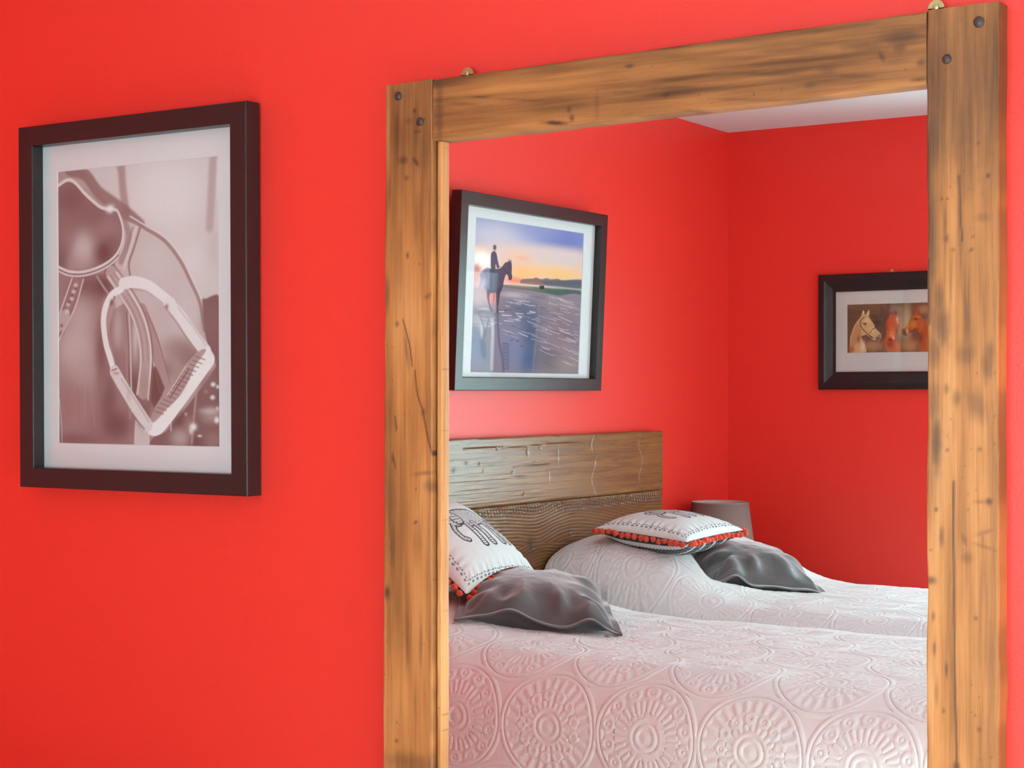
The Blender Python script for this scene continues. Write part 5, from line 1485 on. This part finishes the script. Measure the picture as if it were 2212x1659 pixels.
def elephant(U, W):
    """1 where the dark block print of an elephant lies; W to its right, U downwards"""
    x, y = W, U
    P1 = [(-0.30, -0.42), (0.0, -0.46), (0.35, -0.40), (0.52, -0.20), (0.54, 0.05), (0.50, 0.10), (0.20, 0.06), (0.0, 0.10), (-0.22, 0.08), (-0.34, -0.05)]
    head = [(-0.62, -0.36), (-0.46, -0.46), (-0.28, -0.42), (-0.24, -0.18), (-0.34, 0.00), (-0.52, 0.04), (-0.64, -0.12)]

    def sdf(P):
        Q = smooth_curve(P + [P[0]], 6)
        d = seg_dist(x, y, Q)
        return np.where(inside(x, y, Q[:-1]), -d, d)
    body, hd = sdf(P1), sdf(head)
    legs = np.minimum.reduce([seg_dist(x, y, np.array([(a, 0.0), (b, 0.56)])) - 0.068 for a, b in ((-0.22, -0.24), (0.0, 0.02), (0.30, 0.33), (0.47, 0.52))])
    trunk = seg_dist(x, y, smooth_curve([(-0.56, -0.05), (-0.66, 0.12), (-0.66, 0.32), (-0.58, 0.40)], 6)) - 0.05
    tail = seg_dist(x, y, smooth_curve([(0.53, -0.15), (0.64, 0.0), (0.62, 0.25)], 6)) - 0.012
    sd = np.minimum.reduce([body, hd, legs, trunk, tail])
    ins = sd < 0
    lines = np.abs(np.sin((x * 1.0 + 0.25 * np.sin(y * 17)) * 34)) < 0.42
    rings = np.abs(np.sin(np.sqrt(((x * 5.0) % 1.0 - 0.5) ** 2 + ((y * 5.0) % 1.0 - 0.5) ** 2) * 26)) < 0.55
    bands = np.abs(np.sin(y * 62)) < 0.5
    pat = np.where(legs < 0, bands | (np.abs(legs + 0.012) < 0.012), np.where(hd < 0, lines | (np.abs(np.sin(y * 40)) < 0.3), rings))
    out = (np.abs(sd) < 0.016)
    ear = np.abs(np.sqrt(((x + 0.34) / 0.15) ** 2 + ((y + 0.20) / 0.2) ** 2) - 1) < 0.10
    return np.where(out | (ear & ins), 1.0, np.where(ins & pat, 0.85, 0.0))


def elephant_cushion(q, label, seed, below):
    def rest(P, gap):
        """the soft filling gives way to the cushion it lies on"""
        P = np.array(P)
        P[..., 2] = np.maximum(P[..., 2], below.over(P[..., 0], P[..., 1]) + gap)
        return P
    e = empty('elephant_cushion', tuple(q.point(np.array(0.), np.array(0.), np.array(-q.bot))), (0, 0, 0), label, 'cushion', 'white elephant cushions')
    N = 230
    g = np.linspace(-1, 1, N)
    U, W = np.meshgrid(g, g, indexing='ij')
    pu, pv = q.plan(U, W)
    t = q.thick(U, W)
    ext = np.maximum(np.abs(U), np.abs(W))
    along = np.where(np.abs(U) > np.abs(W), W, U)
    wr = fbm(U * 2.0 + seed, W * 2.0 + seed, 3) - 0.5
    puck = np.exp(-((ext - 0.86) / 0.10) ** 2) * 0.0035 * np.sin(along * 40 + 5 * fbm(along * 4 + seed, along * 0, 2))
    top = q.top * t * (1 + 0.14 * wr) + puck * t + 0.0008
    white = np.array([0.72, 0.79, 0.79])
    col = np.ones(U.shape + (3,)) * white
    k = elephant(U * 1.18 + 0.02, W * 1.18 - 0.12)
    d1 = (np.abs(ext - 0.875) < 0.010) & (np.sin(along * 110) > -0.35)
    d2 = (np.abs(ext - 0.915) < 0.013) & (np.sin(along * 62) > 0.15)
    k = np.maximum(k, np.where(d1 | d2, 0.8, 0.0))
    col = col * (1 - k[..., None]) + np.array([0.07, 0.07, 0.085]) * k[..., None]
    mesh_obj('front_panel', rest(q.point(pu, pv, top), 0.004).reshape(-1, 3), grid_faces(N, N)[:, ::-1], COTTON, e, smooth=True, color=col.reshape(-1, 3))
    bot = -q.bot * t * (1 + 0.1 * wr) - 0.0008
    bc = np.ones(U.shape + (3,)) * np.array([0.055, 0.060, 0.068])
    st = (np.abs(np.sin(W * 9.0)) > 0.975) | (np.abs(np.sin(W * 9.0 + 0.35)) > 0.985)
    dm = (np.abs(np.sin(W * 36)) > 0.75) & (np.abs(np.sin(U * 40)) > 0.6)
    kk = np.where(st, 0.9, np.where(dm, 0.55, 0.0))[..., None]
    bc = bc * (1 - kk) + np.array([0.75, 0.74, 0.72]) * kk
    mesh_obj('back_panel', rest(q.point(pu, pv, bot), 0.002).reshape(-1, 3), grid_faces(N, N), PRINTED, e, smooth=True, color=bc.reshape(-1, 3))
    # woollen balls along the four edges
    ico = [(0, 0, 1)]
    nr, ns = 7, 10
    V = [(0, 0, 1.0)]
    for i in range(1, nr):
        for j in range(ns):
            a, b = PI * i / nr, 2 * PI * (j + 0.5 * (i % 2)) / ns
            r = 1 + 0.16 * math.sin(7.1 * a + 5.3 * b + i * j)
            V.append((r * math.sin(a) * math.cos(b), r * math.sin(a) * math.sin(b), r * math.cos(a)))
    V.append((0, 0, -1.0))
    F = [(0, 1 + j, 1 + (j + 1) % ns) for j in range(ns)]
    for i in range(nr - 2):
        o1, o2 = 1 + i * ns, 1 + (i + 1) * ns
        F += [(o1 + j, o2 + j, o2 + (j + 1) % ns, o1 + (j + 1) % ns) for j in range(ns)]
    lo = 1 + (nr - 2) * ns
    F += [(lo + j, len(V) - 1, lo + (j + 1) % ns) for j in range(ns)]
    rad = 0.0088
    first = None
    rs = np.random.RandomState(int(seed))
    M = 15
    for side in range(4):
        for i in range(M):
            a = -1 + 2 * (i + 0.5) / M
            u, w = ((a, -1.0), (1.0, a), (-a, 1.0), (-1.0, -a))[side]
            pu1, pv1 = q.plan(np.array(u), np.array(w))
            d = 1 + 0.010 / q.a
            pu1 = pu1 * (d if abs(u) == 1 else 1)
            pv1 = pv1 * (d if abs(w) == 1 else 1)
            p = q.point(pu1, pv1, np.array(-0.006 + 0.002 * rs.randn()))
            p = Vector(rest(p, -0.006)) - e.location
            if first is None:
                first = mesh_obj('pompom', np.array(V) * rad, F, CORAL, e, smooth=True, local=True)
                o = first
            else:
                o = first.copy()
                COL.objects.link(o)
                o.parent = e
            o.location = p + Vector(rs.randn(3) * 0.0011)
            o.rotation_euler = tuple(rs.rand(3) * 6)
            s = 0.92 + 0.2 * rs.rand()
            o.scale = (s, s, s)
    return e


elephant_cushion(WHITE_NEAR, 'white elephant cushion leaning on the headboard behind the near grey cushion', 4.0, GREY_NEAR)
elephant_cushion(WHITE_FAR, 'white elephant cushion with coral pompoms lying atop the far pillow hump', 9.0, GREY_FAR)

# ------------------------------------------------------------------ bedside table and lamp in the corner
TABLEW = Mat('dark stained bedside wood', (0.10, 0.055, 0.03), 0.45)
TABLEW.bump(TABLEW.noise(TABLEW.coord(scale=(8, 1, 1)), 20.0, 4.0), 0.2, 0.002)
nt_ = empty('bedside_table', (-2.47, -3.215, 0), (0, 0, 0), 'small dark bedside table in the corner beyond the far bed, under the lamp', 'table')
MB().box(-2.68, -2.28, -3.42, -3.01, 0.47, 0.495).obj('tabletop', TABLEW, nt_, bevel=0.004)
MB().box(-2.665, -2.30, -3.40, -3.03, 0.335, 0.469).obj('apron', TABLEW, nt_, bevel=0.003)
dr = MB().box(-2.299, -2.285, -3.385, -3.045, 0.350, 0.455).obj('drawer', TABLEW, nt_, bevel=0.003)
kn = MB().lathe((-2.284, -3.215, 0.402), [(0.006, 0.0), (0.006, 0.012), (0.014, 0.016), (0.013, 0.024), (0.004, 0.027)], 18, 'x')
mesh_obj('knob', np.array(kn.V) - np.array(nt_.location), kn.F, BRASS, dr, local=True, smooth=True)
for x in (-2.645, -2.315):
    for y in (-3.385, -3.045):
        MB().box(x - 0.018, x + 0.018, y - 0.015, y + 0.015, 0, 0.334).obj('leg', TABLEW, nt_, bevel=0.003)

SHADE = Mat('taupe fabric shade', (0.29, 0.205, 0.185), 0.85, spec=0.2)
SHADE.bump(SHADE.noise(SHADE.coord(scale=(1, 1, 0.3)), 900.0, 2.0), 0.2, 0.001)
LINING = Mat('pale shade lining', (0.70, 0.66, 0.62), 0.8)
CERAMIC = Mat('dark glazed lamp base', (0.05, 0.045, 0.045), 0.25)
LX, LY = -2.568, -3.105
lamp = empty('table_lamp', (LX, LY, 0.495), (0, 0, 0), 'table lamp with a taupe drum shade in the corner behind the far bed', 'lamp')
MB().lathe((LX, LY, 0.4955), [(0.055, 0), (0.058, 0.008), (0.04, 0.018), (0.03, 0.03), (0.046, 0.075), (0.05, 0.105), (0.036, 0.145), (0.014, 0.165), (0.012, 0.195)], 36).obj('lamp_base', CERAMIC, lamp, smooth=True)
sh = MB()
zt, zb, rt, rb = 0.8790, 0.700, 0.0965, 0.119
V, F = [], []
n = 64
prof = [(rb, zb), (rb - 0.0012, zb + 0.001), (rt - 0.0012, zt - 0.001), (rt, zt), (rt + 0.0008, zt - 0.0005), (rt + 0.0012, zt - 0.006), (rt + 0.0003, zt - 0.0062), (rb + 0.0003, zb + 0.006), (rb + 0.0010, zb + 0.0055)]
for r, z in prof:
    V += [(LX + r * math.cos(2 * PI * k / n), LY + r * math.sin(2 * PI * k / n), z) for k in range(n)]
m = len(prof)
for i in range(m):
    if i == 1:
        continue
    for k in range(n):
        F.append((i * n + k, ((i + 1) % m) * n + k, ((i + 1) % m) * n + (k + 1) % n, i * n + (k + 1) % n))
sh.add(V, F)
so = sh.obj('lamp_shade', SHADE, lamp, smooth=True)
ln_ = MB()
ln_.lathe((LX, LY, 0), [(rb - 0.0014, zb + 0.001), (rt - 0.0014, zt - 0.001)], n, close=False)
mesh_obj('shade_lining', np.array(ln_.V) - np.array(lamp.location), ln_.F, LINING, so, local=True, smooth=True)
bulb = MB()
bulb.lathe((LX, LY, 0.69), [(0.013, 0.0), (0.013, 0.03), (0.020, 0.045), (0.028, 0.07), (0.026, 0.09), (0.014, 0.105), (0.002, 0.108)], 24)
bulb.obj('bulb', Mat('frosted bulb glass', (0.8, 0.8, 0.78), 0.3), lamp, smooth=True)
sp = MB()
for k in range(3):
    a = 2 * PI * k / 3
    c_, s_ = math.cos(a), math.sin(a)
    w = 0.0012
    sp.add([(LX + c_ * r - s_ * q, LY + s_ * r + c_ * q, z) for r in (0.012, rt - 0.002) for q in (-w, w) for z in (zt - 0.022, zt - 0.019)],
           [(0, 1, 3, 2), (4, 6, 7, 5), (0, 4, 5, 1), (2, 3, 7, 6), (0, 2, 6, 4), (1, 5, 7, 3)])
sp.lathe((LX, LY, zt - 0.022), [(0.014, 0), (0.014, 0.004)], 16)
sp.obj('shade_carrier', BRASS, lamp)
MB().lathe((LX, LY, 0.685), [(0.012, 0.0), (0.012, 0.02)], 14).obj('bulb_socket', BRASS, lamp, smooth=True)
